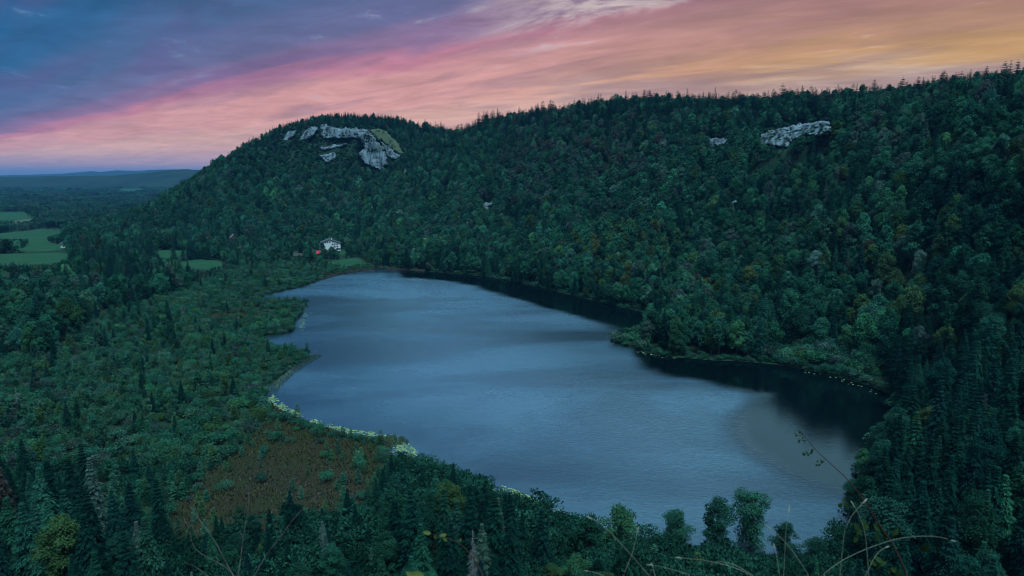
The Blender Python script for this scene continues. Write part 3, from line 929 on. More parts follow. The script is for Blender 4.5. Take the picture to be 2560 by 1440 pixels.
def proto(name, tr, cr, H, R, bark):
    tm = mesh_np(name + '_trunk', tr[0], tr[1], [bark], smooth=True)
    cm = mesh_np(name + '_crown', cr[0], cr[1], [MAT['leaf']], var=cr[2], smooth=False)
    V = np.concatenate([tr[0], cr[0]])
    F = np.concatenate([tr[1], cr[1] + len(tr[0])])
    mi = np.r_[np.zeros(len(tr[1]), int), np.ones(len(cr[1]), int)]
    jm = mesh_np(name, V, F, [bark, MAT['leaf']], mi=mi, var=np.r_[np.zeros(len(tr[0])), cr[2]])
    PROTO[name] = (tm, cm, jm, H, R)


B = MAT['bark']
KIND = {'broad_near': [], 'broad': [], 'broad_far': [], 'con': [], 'con_far': [], 'fir': [], 'shrub': [], 'sap': [], 'near': [], 'slim': []}
for i in range(5):
    H, R = [18, 17, 20, 16, 19][i], [5.4, 4.8, 5.0, 5.6, 4.2][i]
    tr, cr = broadleaf(100 + i, H, R, 4600, 0.60)
    nm = 'beech%02d' % i
    proto(nm, tr, cr, H, R, B)
    KIND['broad'].append(nm)
for i in range(4):
    H, R = [18, 17, 19, 16][i], [5.2, 4.9, 4.6, 5.6][i]
    tr, cr = broadleaf(120 + i, H, R, 11000, 0.40)
    nm = 'near_beech%02d' % i
    proto(nm, tr, cr, H, R, B)
    KIND['broad_near'].append(nm)
for i in range(4):
    H, R = [18, 17, 20, 16][i], [5.2, 4.8, 4.7, 5.4][i]
    tr, cr = broadleaf(140 + i, H, R, 1700, 0.95)
    nm = 'far_beech%02d' % i
    proto(nm, tr, cr, H, R, B)
    KIND['broad_far'].append(nm)
for i in range(4):
    H, R = [24, 22, 26, 20][i], [5.0, 4.6, 5.2, 4.5][i]
    tr, cr = conifer(200 + i, H, R, 34, 10, 8, droop=0.34 + 0.05 * (i % 2))
    nm = 'spruce%02d' % i
    proto(nm, tr, cr, H, R, B)
    KIND['con'].append(nm)
for i in range(3):
    H, R = [24, 22, 26][i], [4.7, 4.3, 5.0][i]
    tr, cr = conifer(230 + i, H, R, 24, 9, 5)
    nm = 'far_spruce%02d' % i
    proto(nm, tr, cr, H, R, B)
    KIND['con_far'].append(nm)
for i in range(4):
    H, R = [24, 26, 22, 25][i], [5.4, 5.0, 5.6, 4.8][i]
    tr, cr = conifer(260 + i, H, R, 22, 10, 7, flat=[0.35, 0.7, 0.2, 0.5][i], droop=0.22, gap=0.05, bare=0.12)
    nm = 'silver_fir%02d' % i
    proto(nm, tr, cr, H, R, B)
    KIND['fir'].append(nm)
for i in range(4):
    H, R = [4.2, 3.6, 5.0, 4.4][i], [2.9, 2.6, 3.1, 3.4][i]
    tr, cr = shrub(300 + i, H, R, 900, 0.42)
    nm = 'willow%02d' % i
    proto(nm, tr, cr, H, R, B)
    KIND['shrub'].append(nm)
for i in range(3):
    H, R = [7.5, 6.5, 8.5][i], [1.5, 1.4, 1.7][i]
    tr, cr = conifer(330 + i, H, R, 16, 7, 4, flat=0.35, droop=-0.05, gap=0.12, bare=0.06)
    nm = 'sapling%02d' % i
    proto(nm, tr, cr, H, R, MAT['pale_bark'])
    KIND['sap'].append(nm)
for i in range(3):
    H, R = [17, 18, 14][i], [4.6, 5.6, 5.4][i]
    tr, cr = broadleaf(360 + i, H, R, 9000, 0.46, columnar=1.0, sparse=0.30, low=(0.02, 0.05))
    nm = 'near_poplar%02d' % i
    proto(nm, tr, cr, H, R, B)
    KIND['near'].append(nm)
for i in range(3):
    H, R = [14, 12, 15][i], [3.0, 2.7, 3.3][i]
    tr, cr = broadleaf(380 + i, H, R, 1500, 0.66, columnar=1.0)
    nm = 'young_birch%02d' % i
    proto(nm, tr, cr, H, R, MAT['pale_bark'])
    KIND['slim'].append(nm)
# a patch of far woodland: a dozen low crowns and spires
for i in range(3):
    g = np.random.default_rng(400 + i)
    Vt, Ft, Vc, Fc, Vv = [], [], [], [], []
    ot = oc = 0
    for k in range(12):
        con_ = g.uniform() < 0.45
        if con_:
            t, c = conifer(420 + i * 20 + k, 21, 3.8, 9, 5, 3)
        else:
            t, c = broadleaf(420 + i * 20 + k, 17, 5.2, 170, 2.6)
        o = np.array((*(g.uniform(-17, 17, 2)), 0))
        Vt.append(t[0] + o)
        Ft.append(t[1] + ot)
        ot += len(t[0])
        Vc.append(c[0] + o)
        Fc.append(c[1] + oc)
        Vv.append(c[2] * 0.8 * (0.55 if con_ else 1))
        oc += len(c[0])
    proto('woodland%02d' % i, (np.concatenate(Vt), np.concatenate(Ft)), (np.concatenate(Vc), np.concatenate(Fc), np.concatenate(Vv)), 21, 20, B)

# ------------------------------------------------------------------ where the trees stand
TREES = []          # dicts of arrays: x, y, z, proto, scale, kind, tint
GREEN = {'teal': (0.030, 0.118, 0.074), 'deep': (0.018, 0.076, 0.052), 'olive': (0.052, 0.108, 0.046), 'gold': (0.084, 0.108, 0.044), 'dark': (0.007, 0.036, 0.030), 'pale': (0.048, 0.132, 0.088),
         'grey': (0.056, 0.098, 0.084), 'russet': (0.068, 0.062, 0.054), 'light': (0.046, 0.138, 0.070)}


def jitter_grid(x0, x1, y0, y1, s, g):
    X, Y = np.meshgrid(np.arange(x0, x1, s), np.arange(y0, y1, s))
    X = X.ravel() + g.uniform(-0.48, 0.48, X.size) * s
    Y = Y.ravel() + g.uniform(-0.48, 0.48, Y.size) * s
    return X, Y


def in_view(x, y, z, h, margin=170):
    px, py, dep = proj(np.stack([x, y, z], -1))
    _, pt, _ = proj(np.stack([x, y, z + h], -1))
    return (dep > 30) & (px > -margin) & (px < 2560 + margin) & (pt < 1440 + margin) & (py > -50)


def unhidden(x, y, z, h):
    """Whether the upper part of a tree clears the ground between it and the viewpoint."""
    ok = np.ones(len(x), bool)
    top = z + h * 0.9 + 3
    for t in np.linspace(0.25, 0.985, 40):
        ok &= (EYE + (top - EYE) * t) > ground(x * t, y * t)
    return ok


def add(x, y, kind, names, scale, tint, sz_jit=None):
    for k in range(len(x)):
        TREES.append((x[k], y[k], kind[k] if not isinstance(kind, str) else kind, names[k], scale[k], tint[k]))


def clear_of_rock(x, y, h):
    z = ground(x, y)
    bad = np.zeros(len(x), bool)
    for f in (0.0, 0.35, 0.62, 0.88):
        px, py, _ = proj(np.stack([x, y, z + h * f], -1))
        for pl in NO_TREE_PX:
            bad |= in_poly(px, py, pl)
    for f in (0.3, 0.6, 0.9):
        px, py, _ = proj(np.stack([x, y, z + h * f], -1))
        for pl in MEADOWS_PX:
            bad |= in_poly(px, py, pl)
    return ~bad


def off_meadow(x, y):
    ok = np.ones(len(x), bool)
    for P in MEADOWS:
        ok &= ~(in_poly(x, y, P))
    return ok


def lake_sd(x, y):
    d = np.full(len(x), 80.0)
    k = (x > SHORE[:, 0].min() - 60) & (x < SHORE[:, 0].max() + 60) & (y > SHORE[:, 1].min() - 60) & (y < SHORE[:, 1].max() + 60)
    dd = poly_dist(x[k], y[k], SHORE)
    d[k] = np.where(in_poly(x[k], y[k], SHORE), -dd, dd)
    return d


HOUSE_CLEAR = [(at(828, 626, 820)[:2], 17), (at(850, 630, 815)[:2], 10), (at(792, 638, 790)[:2], 10), (at(746, 642, 770)[:2], 12)]


def tints(g, names, probs, n, jit=0.16):
    pick = g.choice(len(names), n, p=np.array(probs) / np.sum(probs))
    c = np.array([GREEN[k] for k in names])[pick]
    c = c * np.exp(g.normal(0, jit, (n, 1))) * np.exp(g.normal(0, 0.06, (n, 3)))
    return c, [names[i] for i in pick]


g = np.random.default_rng(77)
X, Y = jitter_grid(-760, 760, 66, 1520, 6.1, g)
Zg = ground(X, Y)
sd_ = lake_sd(X, Y)
k = (sd_ > np.where(Y > 400, 0.6, 2.0)) & in_view(X, Y, Zg, 20)
X, Y, Zg, sd_ = X[k], Y[k], Zg[k], sd_[k]
k = unhidden(X, Y, Zg, 20) & off_meadow(X, Y)
X, Y, Zg, sd_ = X[k], Y[k], Zg[k], sd_[k]
PX, PY, DEP = proj(np.stack([X, Y, Zg], -1))
BOG_PX = [(-300, 870), (120, 905), (240, 800), (420, 745), (520, 700), (560, 672), (700, 660), (800, 668), (930, 668), (900, 690), (800, 720), (790, 900), (690, 960), (700, 1030), (960, 1090), (975, 1135),
          (900, 1290), (700, 1330), (380, 1400), (300, 1330), (100, 1250), (-300, 1200)]
BOG = np.array([onz(x, y, 1.2)[:2] for x, y in BOG_PX])
bog = in_poly(X, Y, BOG)
heath = in_poly(X, Y, HEATH) | in_poly(X, Y, HEATH2) | in_poly(X, Y, HEATH3)
SPIT_SHRUB_PX = [(1880, 905), (1960, 880), (2060, 892), (2180, 930), (2230, 985), (2200, 985), (2100, 950), (1950, 915)]
SPSH = np.array([onz(x, y, 1.0)[:2] for x, y in SPIT_SHRUB_PX])
TIP = np.array([onz(x, y, 0.5)[:2] for x, y in [(1500, 870), (1540, 830), (1600, 828), (1618, 850), (1612, 900), (1560, 885)]])
low = in_poly(X, Y, SPSH) | in_poly(X, Y, TIP)
hut = np.zeros(len(X), bool)
for c, r in HOUSE_CLEAR:
    hut |= np.hypot(X - c[0], Y - c[1]) < r
    # keep the line of sight to the walls open
    tt = c / np.linalg.norm(c)
    al = X * tt[0] + Y * tt[1]
    ac = np.abs(X * tt[1] - Y * tt[0])
    hut |= (ac < r * 0.6) & (al < np.linalg.norm(c)) & (al > np.linalg.norm(c) - 45)
k = ~bog & ~heath & ~low & ~hut
X, Y, Zg, sd_, PX, PY, DEP = [a[k] for a in (X, Y, Zg, sd_, PX, PY, DEP)]
n = len(X)
slope = Zg > 7
# how much of the wood is conifer, by place
pc = np.where(slope, 0.17, 0.24)
ridge_py = np.interp(PX, [0, 380, 590, 700, 820, 950, 1100, 1300, 1600, 1900, 2230, 2560], [480, 520, 385, 345, 318, 315, 350, 325, 300, 300, 260, 225])
pc = np.where(slope & (PY < ridge_py + 12) & (PX > 900), 0.74, pc)
pc = np.where(slope & (PY < ridge_py + 14) & (PX <= 900) & (PX > 600), 0.80, pc)
pc = np.where(slope & (PY > ridge_py + 12) & (PY < ridge_py + 60) & (PX > 1050), 0.45, pc)
pc = np.where((PX > 2050) & (PY > 480) & (PY < 1060), 0.34, pc)
pc = np.where((PX > 2080) & (PY >= 940), 0.82, pc)
pc = np.where((PX < 520) & (PY > 640) & (PY < 770) & ~slope, 0.78, pc)
pc = np.where((PX < 260) & (PY >= 735) & (PY < 905), 0.22, pc)
pc = np.where((PX < 420) & (PY > 1020), 0.90, pc)
pc = np.where((PX > 300) & (PX < 1500) & (PY > 1130) & ~slope, 0.66, pc)
pc = np.where((PX >= 1380) & (PX < 2080) & (PY > 1200), 0.08, pc)
pc = np.where((PX > 1500) & (PX < 1950) & (PY > 700) & (PY < 920) & (Zg < 12), 0.10, pc)
pc = np.where((PX > 60) & (PX < 560) & (PY > 545) & (PY < 640), 0.32, pc)
pc = np.clip(pc + 0.34 * vnoise(X, Y, 60.0, 31, 3), 0.03, 0.97)
con = g.uniform(size=n) < pc
# crowns thin out a little where they are broad
keep = np.where(con, g.uniform(size=n) < 0.92, g.uniform(size=n) < 0.80)
kindv = np.where(con, 'con', 'broad')
hs = np.where(con, g.uniform(0.60, 1.10, n), g.uniform(0.62, 1.28, n) * (1 + 0.12 * vnoise(X, Y, 60.0, 88, 2)))
hs = np.where((PX < 1060) & (PY < 440) & (PX > 560), hs * 0.62, hs)                   # stunted wood on the dome
hs = np.where((Zg < 10) & (sd_ < 14) & ~con, hs * 0.85, hs)
hs = np.where((PX > 1620) & (PX < 1930) & (PY > 760) & (PY < 905), np.maximum(hs, g.uniform(0.85, 1.2, n)), hs)
hs = np.where((PX > 1380) & (PX < 2120) & (PY > 1290), hs * 0.45, hs)                 # low growth on the near bank
hs = np.where((PX > 960) & (PX < 1480) & (PY > 1160) & (sd_ < 26), hs * 0.60, hs)
hs = np.where((PX > 560) & (PX < 960) & (PY > 600) & (PY < 690) & (Zg < 8), hs * 0.62, hs)
hs = np.where((PX > 420) & (PX < 960) & (PY > 1280), hs * 0.55, hs)
hs = np.where((DEP < 150), hs * 0.72, hs)
hs = np.where(con & slope & (PY < ridge_py + 16) & (PX > 1000), hs * g.choice([0.6, 0.75, 0.85, 0.95, 1.05, 1.15], n), hs)
LIMX = [880, 930, 1000, 1070, 1150, 1200, 1300, 1400, 1500, 1650, 2000, 2080, 2130, 2160]
LIMY = [1200, 1130, 1140, 1160, 1158, 1200, 1235, 1290, 1330, 1372, 1378, 1330, 1180, 1100]
lim = np.interp(PX, LIMX, LIMY) + g.uniform(0, 34, n)
allow = (PY - lim) * DEP / FPX / np.where(con, 23.0, 18.0)
capped = (PX > 880) & (PX < 2140) & (DEP < 330) & (PY > 1060)
keep &= ~(capped & (allow < 0.16))
hs = np.where(capped, np.minimum(hs, np.maximum(allow, 0.16)), hs)
names, tint_c, tint_n = [None] * n, np.zeros((n, 3)), [None] * n
cb, nb_ = tints(g, ['teal', 'deep', 'pale', 'grey', 'olive', 'light'], [0.44, 0.28, 0.08, 0.11, 0.04, 0.05], n, 0.27)
cc, nc_ = tints(g, ['dark', 'deep', 'grey', 'russet'], [0.74, 0.235, 0.02, 0.005], n, 0.18)
# autumn has begun by the shore and on the right
aut = (((PX > 1420) & (PX < 1720) & (PY > 600) & (PY < 775)) | ((PX > 2100) & (PX < 2480) & (PY > 620) & (PY < 900)) | ((PX > 1650) & (PX < 1950) & (PY > 700) & (PY < 900)))
aut &= g.uniform(size=n) < 0.20
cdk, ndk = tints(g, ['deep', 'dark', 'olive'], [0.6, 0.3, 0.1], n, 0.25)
painted_shade = ((PX > 2080) & (PY > 900)) | (PY > 1180) | ((PX > 2300) & (PY > 480))
cb = np.where(painted_shade[:, None], cdk, cb)      # leaf colours darkened here to stand in for shade
nb_ = [b_ if s_ else a_ for a_, b_, s_ in zip(nb_, ndk, painted_shade)]
ca, na_ = tints(g, ['olive', 'gold', 'russet'], [0.82, 0.15, 0.03], n)
bald = (PX > 1250) & (PX < 1650) & (PY > 300) & (PY < 480) & (g.uniform(size=n) < 0.45)
cg_, ng_ = tints(g, ['grey', 'russet'], [0.85, 0.15], n)
ridge_fir = con & slope & (PY < ridge_py + 16) & (PX > 900)
for i in range(n):
    if con[i]:
        names[i] = KIND['fir'][g.integers(4)] if ridge_fir[i] and g.uniform() < 0.55 else (KIND['con'][g.integers(4)] if DEP[i] < 620 else KIND['con_far'][g.integers(3)])
        tint_c[i], tint_n[i] = cc[i], nc_[i]
    else:
        names[i] = KIND['broad_near'][g.integers(4)] if DEP[i] < 290 else KIND['broad'][g.integers(5)] if DEP[i] < 620 else KIND['broad_far'][g.integers(4)]
        if aut[i]:
            tint_c[i], tint_n[i] = ca[i], na_[i]
        elif bald[i]:
            tint_c[i], tint_n[i] = cg_[i], ng_[i]
        else:
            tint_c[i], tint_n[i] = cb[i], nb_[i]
heights = np.array([PROTO[a][3] for a in names]) * hs
clear_ = clear_of_rock(X, Y, heights)
for f_ in (0.72, 0.5, 0.32):
    k_ = np.nonzero(~clear_)[0]
    ok_ = clear_of_rock(X[k_], Y[k_], heights[k_] * f_)
    hs[k_[ok_]] *= f_
    clear_[k_[ok_]] = True
for i in np.nonzero(keep & ~clear_ & slope)[0]:
    q_ = [proj(np.array((X[i], Y[i], Zg[i] + dz_))) for dz_ in (-3.0, 0.0, 3.0, 6.5)]
    if not any(in_poly(a_[0], a_[1], pl) for a_ in q_ for pl in NO_TREE_PX):
        TREES.append((X[i], Y[i], 'bush', KIND['shrub'][g.integers(4)], g.uniform(0.7, 1.25), cb[i] * 0.8, nb_[i]))
keep &= clear_
for i in np.nonzero(keep)[0]:
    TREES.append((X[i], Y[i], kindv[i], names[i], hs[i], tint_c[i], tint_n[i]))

X, Y = jitter_grid(-560, 420, 420, 1340, 3.8, g)
Zg = ground(X, Y)
PX, PY, DEP = proj(np.stack([X, Y, Zg], -1))
k = ((PX > 560) & (PX < 1080) & (PY < 470) & (PY > 290) & (Y > 1000)) | ((PX > 1720) & (PX < 2180) & (PY > 285) & (PY < 470) & (Zg > 40))
X, Y, Zg = X[k], Y[k], Zg[k]
k = unhidden(X, Y, Zg, 3) & clear_of_rock(X, Y, np.full(len(X), 6.0))
X, Y = X[k], Y[k]
cS, nS = tints(g, ['teal', 'deep', 'grey', 'dark'], [0.35, 0.35, 0.15, 0.15], len(X), 0.25)
for i in range(len(X)):
    if g.uniform() < 0.8:
        TREES.append((X[i], Y[i], 'bush', KIND['shrub'][g.integers(4)], g.uniform(0.7, 1.35), cS[i] * 0.9, nS[i]))

# the bog: willows, young birches and pines, thinning out on the heath
X, Y = jitter_grid(-420, 250, 90, 760, 3.3, g)
sd_ = lake_sd(X, Y)
inb = in_poly(X, Y, BOG) & ~in_poly(X, Y, HEATH)
inh = in_poly(X, Y, HEATH)
NB = np.array([onz(x, y, 2.0)[:2] for x, y in [(1250, 1230), (1440, 1300), (1640, 1350), (1800, 1400), (2000, 1400), (2130, 1330), (2180, 1130), (2260, 1000), (2330, 1050), (2250, 1300), (2200, 1560), (1100, 1560)]])
UB = np.array([onz(x, y, 2.0)[:2] for x, y in [(300, 1340), (420, 1375), (700, 1330), (940, 1270), (985, 1140), (1080, 1178), (1260, 1240), (1200, 1560), (150, 1560)]])
inl = in_poly(X, Y, SPSH) | in_poly(X, Y, TIP) | in_poly(X, Y, NB) | (in_poly(X, Y, UB) & ~in_poly(X, Y, HEATH))
k = (sd_ > 0.8) & (inb | inl | inh) & off_meadow(X, Y)
X, Y, sd_, inh, inl = X[k], Y[k], sd_[k], inh[k], inl[k]
Zg = ground(X, Y)
k = in_view(X, Y, Zg, 6)
X, Y, sd_, inh, inl, Zg = X[k], Y[k], sd_[k], inh[k], inl[k], Zg[k]
PX, PY, DEP = proj(np.stack([X, Y, Zg], -1))
n = len(X)
edge = np.clip(1 - poly_dist(X, Y, HEATH) / 26.0, 0, 1)
pk = np.where(inh, 0.17 + 0.45 * edge ** 2 + 0.16 * vnoise(X, Y, 26.0, 71, 2), 0.80 + 0.20 * vnoise(X, Y, 30.0, 12, 2))
pk = np.where(in_poly(X, Y, HEATH3) | in_poly(X, Y, HEATH2), 0.16, pk)
pk = np.where(inl, 0.9, pk)
ps = np.clip(np.where(inh, 0.75, 0.36 + 0.34 * vnoise(X, Y, 55.0, 41, 2) + 0.35 * edge), 0.05, 0.95)
ps = np.where(inl, 0.03, ps)
u = g.uniform(size=n)
tall = (~inh & ~inl) & (g.uniform(size=n) < np.clip(0.040 + 0.07 * (PX < 420) + 0.09 * vnoise(X, Y, 45.0, 55, 2), 0, 1)) & (sd_ > 12)
c1, n1 = tints(g, ['teal', 'deep', 'pale', 'olive', 'grey', 'light'], [0.42, 0.08, 0.24, 0.06, 0.10, 0.10], n, 0.2)
c2, n2 = tints(g, ['pale', 'olive', 'light', 'teal'], [0.34, 0.26, 0.16, 0.24], n, 0.2)
for i in range(n):
    if u[i] > pk[i]:
        continue
    if tall[i]:
        if g.uniform() < 0.25:
            TREES.append((X[i], Y[i], 'con', KIND['con'][g.integers(4)], g.uniform(0.34, 0.62), np.array(GREEN['dark']) * g.uniform(0.8, 1.5), 'dark'))
        else:
            TREES.append((X[i], Y[i], 'broad', KIND['slim'][g.integers(3)], g.uniform(0.45, 0.8), c1[i], n1[i]))
    elif g.uniform() < ps[i]:
        TREES.append((X[i], Y[i], 'bush', KIND['sap'][g.integers(3)], g.uniform(0.35, 0.95) * (0.75 if inh[i] else 1), c2[i], n2[i]))
    else:
        sc_ = g.uniform(0.55, 1.5) * (0.7 if inh[i] else 1) * (0.8 if sd_[i] < 6 else 1) * ((1.6 if PY[i] < 1100 else g.uniform(0.7, 1.7)) if inl[i] else 1)
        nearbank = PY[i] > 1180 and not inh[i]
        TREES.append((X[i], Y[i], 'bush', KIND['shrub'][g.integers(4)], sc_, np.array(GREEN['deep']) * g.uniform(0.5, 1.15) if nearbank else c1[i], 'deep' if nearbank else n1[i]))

X, Y = jitter_grid(SHORE[:, 0].min() - 12, SHORE[:, 0].max() + 12, SHORE[:, 1].min() - 12, SHORE[:, 1].max() + 12, 2.1, g)
sd_ = lake_sd(X, Y)
k = (sd_ > 0.2) & (sd_ < 7.5) & off_meadow(X, Y) & ~in_poly(X, Y, HEATH) & (Y > 215)
X, Y = X[k], Y[k]
cS, nS = tints(g, ['teal', 'deep', 'pale', 'grey'], [0.45, 0.2, 0.2, 0.15], len(X), 0.2)
for i in range(len(X)):
    if g.uniform() < 0.75:
        TREES.append((X[i], Y[i], 'bush', KIND['shrub'][g.integers(4)], g.uniform(0.3, 0.75), cS[i], nS[i]))

# trees on the near bank that stand out against the water
NEAR_BANK = [(1545, 1262, 1455, 'near_poplar02', 168, 'light', 'leafy bright green tree on the near bank, leftmost of those rising into the water'),
             (1470, 1283, 1450, 'near_poplar00', 160, 'deep', 'dark bushy tree at the right end of the lily pads'),
             (1688, 1276, 1430, 'near_poplar02', 172, 'teal', 'rounded tree standing alone against the lake left of the twin poplars'),
             (1788, 1243, 1432, 'near_poplar00', 170, 'deep', 'dense column-shaped tree against the lake, left one of the twin poplars'),
             (1872, 1224, 1432, 'near_poplar01', 170, 'teal', 'loose airy tree against the lake, taller one of the twin poplars'),
             (1955, 1308, 1440, 'near_poplar02', 166, 'deep', 'small thin tree right of the twin poplars behind the grass stalks'),
             (2035, 1345, 1470, 'near_poplar02', 160, 'deep', 'low dark tree on the bank below the bare leaning tree'),
             (1440, 1385, 1500, 'near_poplar02', 150, 'light', 'round bright green crown at the bottom edge left of the grass stalks'),
             (1375, 1408, 1510, 'near_poplar02', 148, 'olive', 'small yellow-green crown at the bottom edge, lowest left of the bright pair'),
             (2150, 1120, 1215, 'near_poplar00', 215, 'light', 'bright rounded tree on the right shore under the dark reflection'),
             (2128, 1198, 1290, 'near_poplar02', 195, 'deep', 'dark rounded tree overhanging the right shore beside the briar stem')]
SPECIAL = []        # (x, y, proto, sx, sz, tint, name, label, category, group)
for px, top, base, nm, Yd, tn, lb in NEAR_BANK:
    p = at(px, base, Yd)
    z = float(ground(p[0], p[1]))
    ztop = at(px, top, Yd)[2]
    s = max(0.25, (ztop - max(z, 0)) / PROTO[nm][3])
    SPECIAL.append((p[0], p[1], nm, s * 1.2, s, np.array(GREEN[tn]), 'broadleaf_tree', lb, 'open' if px > 2100 else 'tree', None))
for px, top, base, Yd, nm, tn, lb in [(806, 606, 638, 800, 'beech00', 'deep', 'dark round tree hiding the left half of the white hotel'), (829, 615, 639, 796, 'beech03', 'teal', 'smaller tree in front of the white hotel walls'), (797, 600, 634, 812, 'beech01', 'deep', 'tall dark tree left of the white hotel roof')]:
    p = at(px, base, Yd)
    z = float(ground(p[0], p[1]))
    s = (at(px, top, Yd)[2] - z) / PROTO[nm][3]
    SPECIAL.append((p[0], p[1], nm, s * 1.05, s, np.array(GREEN[tn]), 'broadleaf_tree', lb, 'open', None))
SP_XY = np.array([(s[0], s[1]) for s in SPECIAL])

# ------------------------------------------------------------------ which trees show largest
TX = np.array([t[0] for t in TREES])
TY = np.array([t[1] for t in TREES])
TZ = ground(TX, TY)
TK = np.array([t[2] for t in TREES])
TS = np.array([t[4] for t in TREES])
TH = np.array([PROTO[t[3]][3] for t in TREES]) * TS
TR = np.array([PROTO[t[3]][4] for t in TREES]) * TS
far_from_special = np.ones(len(TX), bool)
for s in SPECIAL:
    far_from_special &= np.hypot(TX - s[0], TY - s[1]) > 4.2
    px, py, dep = proj(np.array((s[0], s[1], 1.0)))
    tpx, tpy, tdep = proj(np.stack([TX, TY, TZ], -1))
    _, ttop, _ = proj(np.stack([TX, TY, TZ + TH], -1))
    # nothing tall stands right in front of these
    if s[8] == 'open':
        continue
    far_from_special &= ~((np.abs(tpx - px) < 50) & (tdep < dep) & (tdep > dep - 45) & (ttop < proj(np.array((s[0], s[1], 6.0)))[1]))
sel = np.nonzero(far_from_special)[0]
bx, by, bd = proj(np.stack([TX, TY, TZ + TH * 0.5], -1))
S4 = 0.4                                                          # count on a 1024 x 576 frame
buf = np.zeros((576, 1024), bool)
order = sel[np.argsort(bd[sel])]
seen_px = np.zeros(len(TX))
for i in order:
    cx, cy_ = bx[i] * S4, by[i] * S4
    hw = TR[i] * FPX / bd[i] * S4 * (0.62 if TK[i] == 'con' else 0.9)
    hh = TH[i] * 0.5 * FPX / bd[i] * S4
    x0, x1, y0, y1 = int(max(cx - hw, 0)), int(min(cx + hw + 1, 1024)), int(max(cy_ - hh, 0)), int(min(cy_ + hh + 1, 576))
    if x1 <= x0 or y1 <= y0:
        continue
    b = buf[y0:y1, x0:x1]
    seen_px[i] = b.size - b.sum()
    buf[y0:y1, x0:x1] = True
LIMIT = 300
single = {}
for kd in ('con', 'broad', 'bush'):
    ids = sel[TK[sel] == kd]
    single[kd] = ids[np.argsort(-seen_px[ids])][:LIMIT]
is_single = np.zeros(len(TX), bool)
for v in single.values():
    is_single[v] = True


def tree_obj(name, nm, loc, sxy, sz, rot, tint, label, cat, group):
    root = bpy.data.objects.new(name, None)
    root.empty_display_size = 0.5
    root.location = loc
    root.scale = (sxy, sxy, sz)
    root.rotation_euler = (0, 0, rot)
    root['label'] = label
    root['category'] = cat
    if group:
        root['group'] = group
    COL.objects.link(root)
    for part, me in (('trunk', PROTO[nm][0]), ('crown', PROTO[nm][1])):
        o = bpy.data.objects.new(part, me)
        o.parent = root
        o['tint'] = [float(c) for c in tint] + [1.0]
        COL.objects.link(o)
    return root


for i, s in enumerate(SPECIAL):
    z = float(ground(s[0], s[1]))
    tree_obj(s[6], s[2], (s[0], s[1], max(z, 0.0) - 0.1), s[3], s[4], i * 1.7, s[5], s[7], 'tree', s[9])

PLACES = [   # first match wins: (test on px, py of the foot and its height above the lake, place)
    (lambda x, y, z: z > 60 and x > 1950 and y < 330, 'on the ridge above the white cliff'),
    (lambda x, y, z: z > 60 and 1450 < x <= 1950 and y < 330, 'on the level ridge skyline'),
    (lambda x, y, z: z > 60 and 1050 < x <= 1450 and y < 360, 'on the ridge beside the dome'),
    (lambda x, y, z: z > 60 and x <= 1050 and y < 345, 'on the dome summit'),
    (lambda x, y, z: z > 20 and x <= 1050, 'on the slope under the dome'),
    (lambda x, y, z: z > 6 and x > 2080 and y > 1000, 'at the bottom right corner'),
    (lambda x, y, z: z > 6 and x > 2080 and y > 600, 'on the slope above the dark water'),
    (lambda x, y, z: z > 6 and x > 1750 and y > 420, 'on the hillside behind the wooded spit'),
    (lambda x, y, z: z > 6 and x > 1750, 'around the white cliff band'),
    (lambda x, y, z: z > 6 and x > 1300 and y > 560, 'on the hillside foot along the far shore'),
    (lambda x, y, z: z > 6 and x > 1300, 'high on the central hillside'),
    (lambda x, y, z: z > 6 and x > 700 and y < 1000, 'on the hillside above the hotel'),
    (lambda x, y, z: x > 2060 and y > 1000, 'on the near right shore'),
    (lambda x, y, z: x > 1900 and 780 < y < 1020, 'behind the right-shore willows'),
    (lambda x, y, z: x > 1480 and 700 < y < 920, 'on the wooded spit'),
    (lambda x, y, z: x > 900 and y < 720, 'lining the far shore'),
    (lambda x, y, z: x > 1480 and y > 1200, 'on the near bottom bank'),
    (lambda x, y, z: x > 930 and y > 1100, 'by the lily pads'),
    (lambda x, y, z: x > 430 and y > 1270, 'below the brown heath'),
    (lambda x, y, z: x <= 430 and y > 1080, 'at the bottom left corner'),
    (lambda x, y, z: 560 < x < 930 and y < 690, 'around the white hotel'),
    (lambda x, y, z: x <= 560 and y < 640, 'between the meadows'),
    (lambda x, y, z: x <= 560 and y < 775, 'in the stand before the meadows'),
    (lambda x, y, z: x <= 330 and y < 1080, 'at the left edge of the bog'),
    (lambda x, y, z: 600 < x < 980 and 1020 < y < 1340, 'on the brown heath clearing'),
    (lambda x, y, z: y < 830, 'in the far bog'),
    (lambda x, y, z: x > 560, 'near the bog shore'),
    (lambda x, y, z: True, 'in the middle of the bog'),
]
TINTW = {'teal': 'blue-green', 'deep': 'deep green', 'olive': 'olive', 'gold': 'yellowing', 'dark': 'dark green', 'pale': 'pale green', 'grey': 'grey-green', 'russet': 'reddish-brown', 'light': 'bright green'}
WHAT = {'con': ('spruce_tree', 'spruce', 'tree'), 'broad': ('broadleaf_tree', 'broadleaf tree', 'tree'), 'bush': ('bog_shrub', 'shrub', 'shrub')}
fx, fy, _ = proj(np.stack([TX, TY, TZ], -1))
entries = []
for kd in ('con', 'broad', 'bush'):
    for i in single[kd]:
        place = next(p for t, p in PLACES if t(fx[i], fy[i], TZ[i]))
        what = WHAT[kd][1]
        nm = TREES[i][3]
        if nm.startswith('silver_fir'):
            what = 'flat-topped fir'
        elif nm.startswith('sapling'):
            what = 'slender sapling'
        elif nm.startswith('young_birch'):
            what = 'slim birch'
        elif nm.startswith('willow'):
            what = 'rounded shrub'
        entries.append([i, kd, TINTW[TREES[i][6]], what, place])
bunch = {}
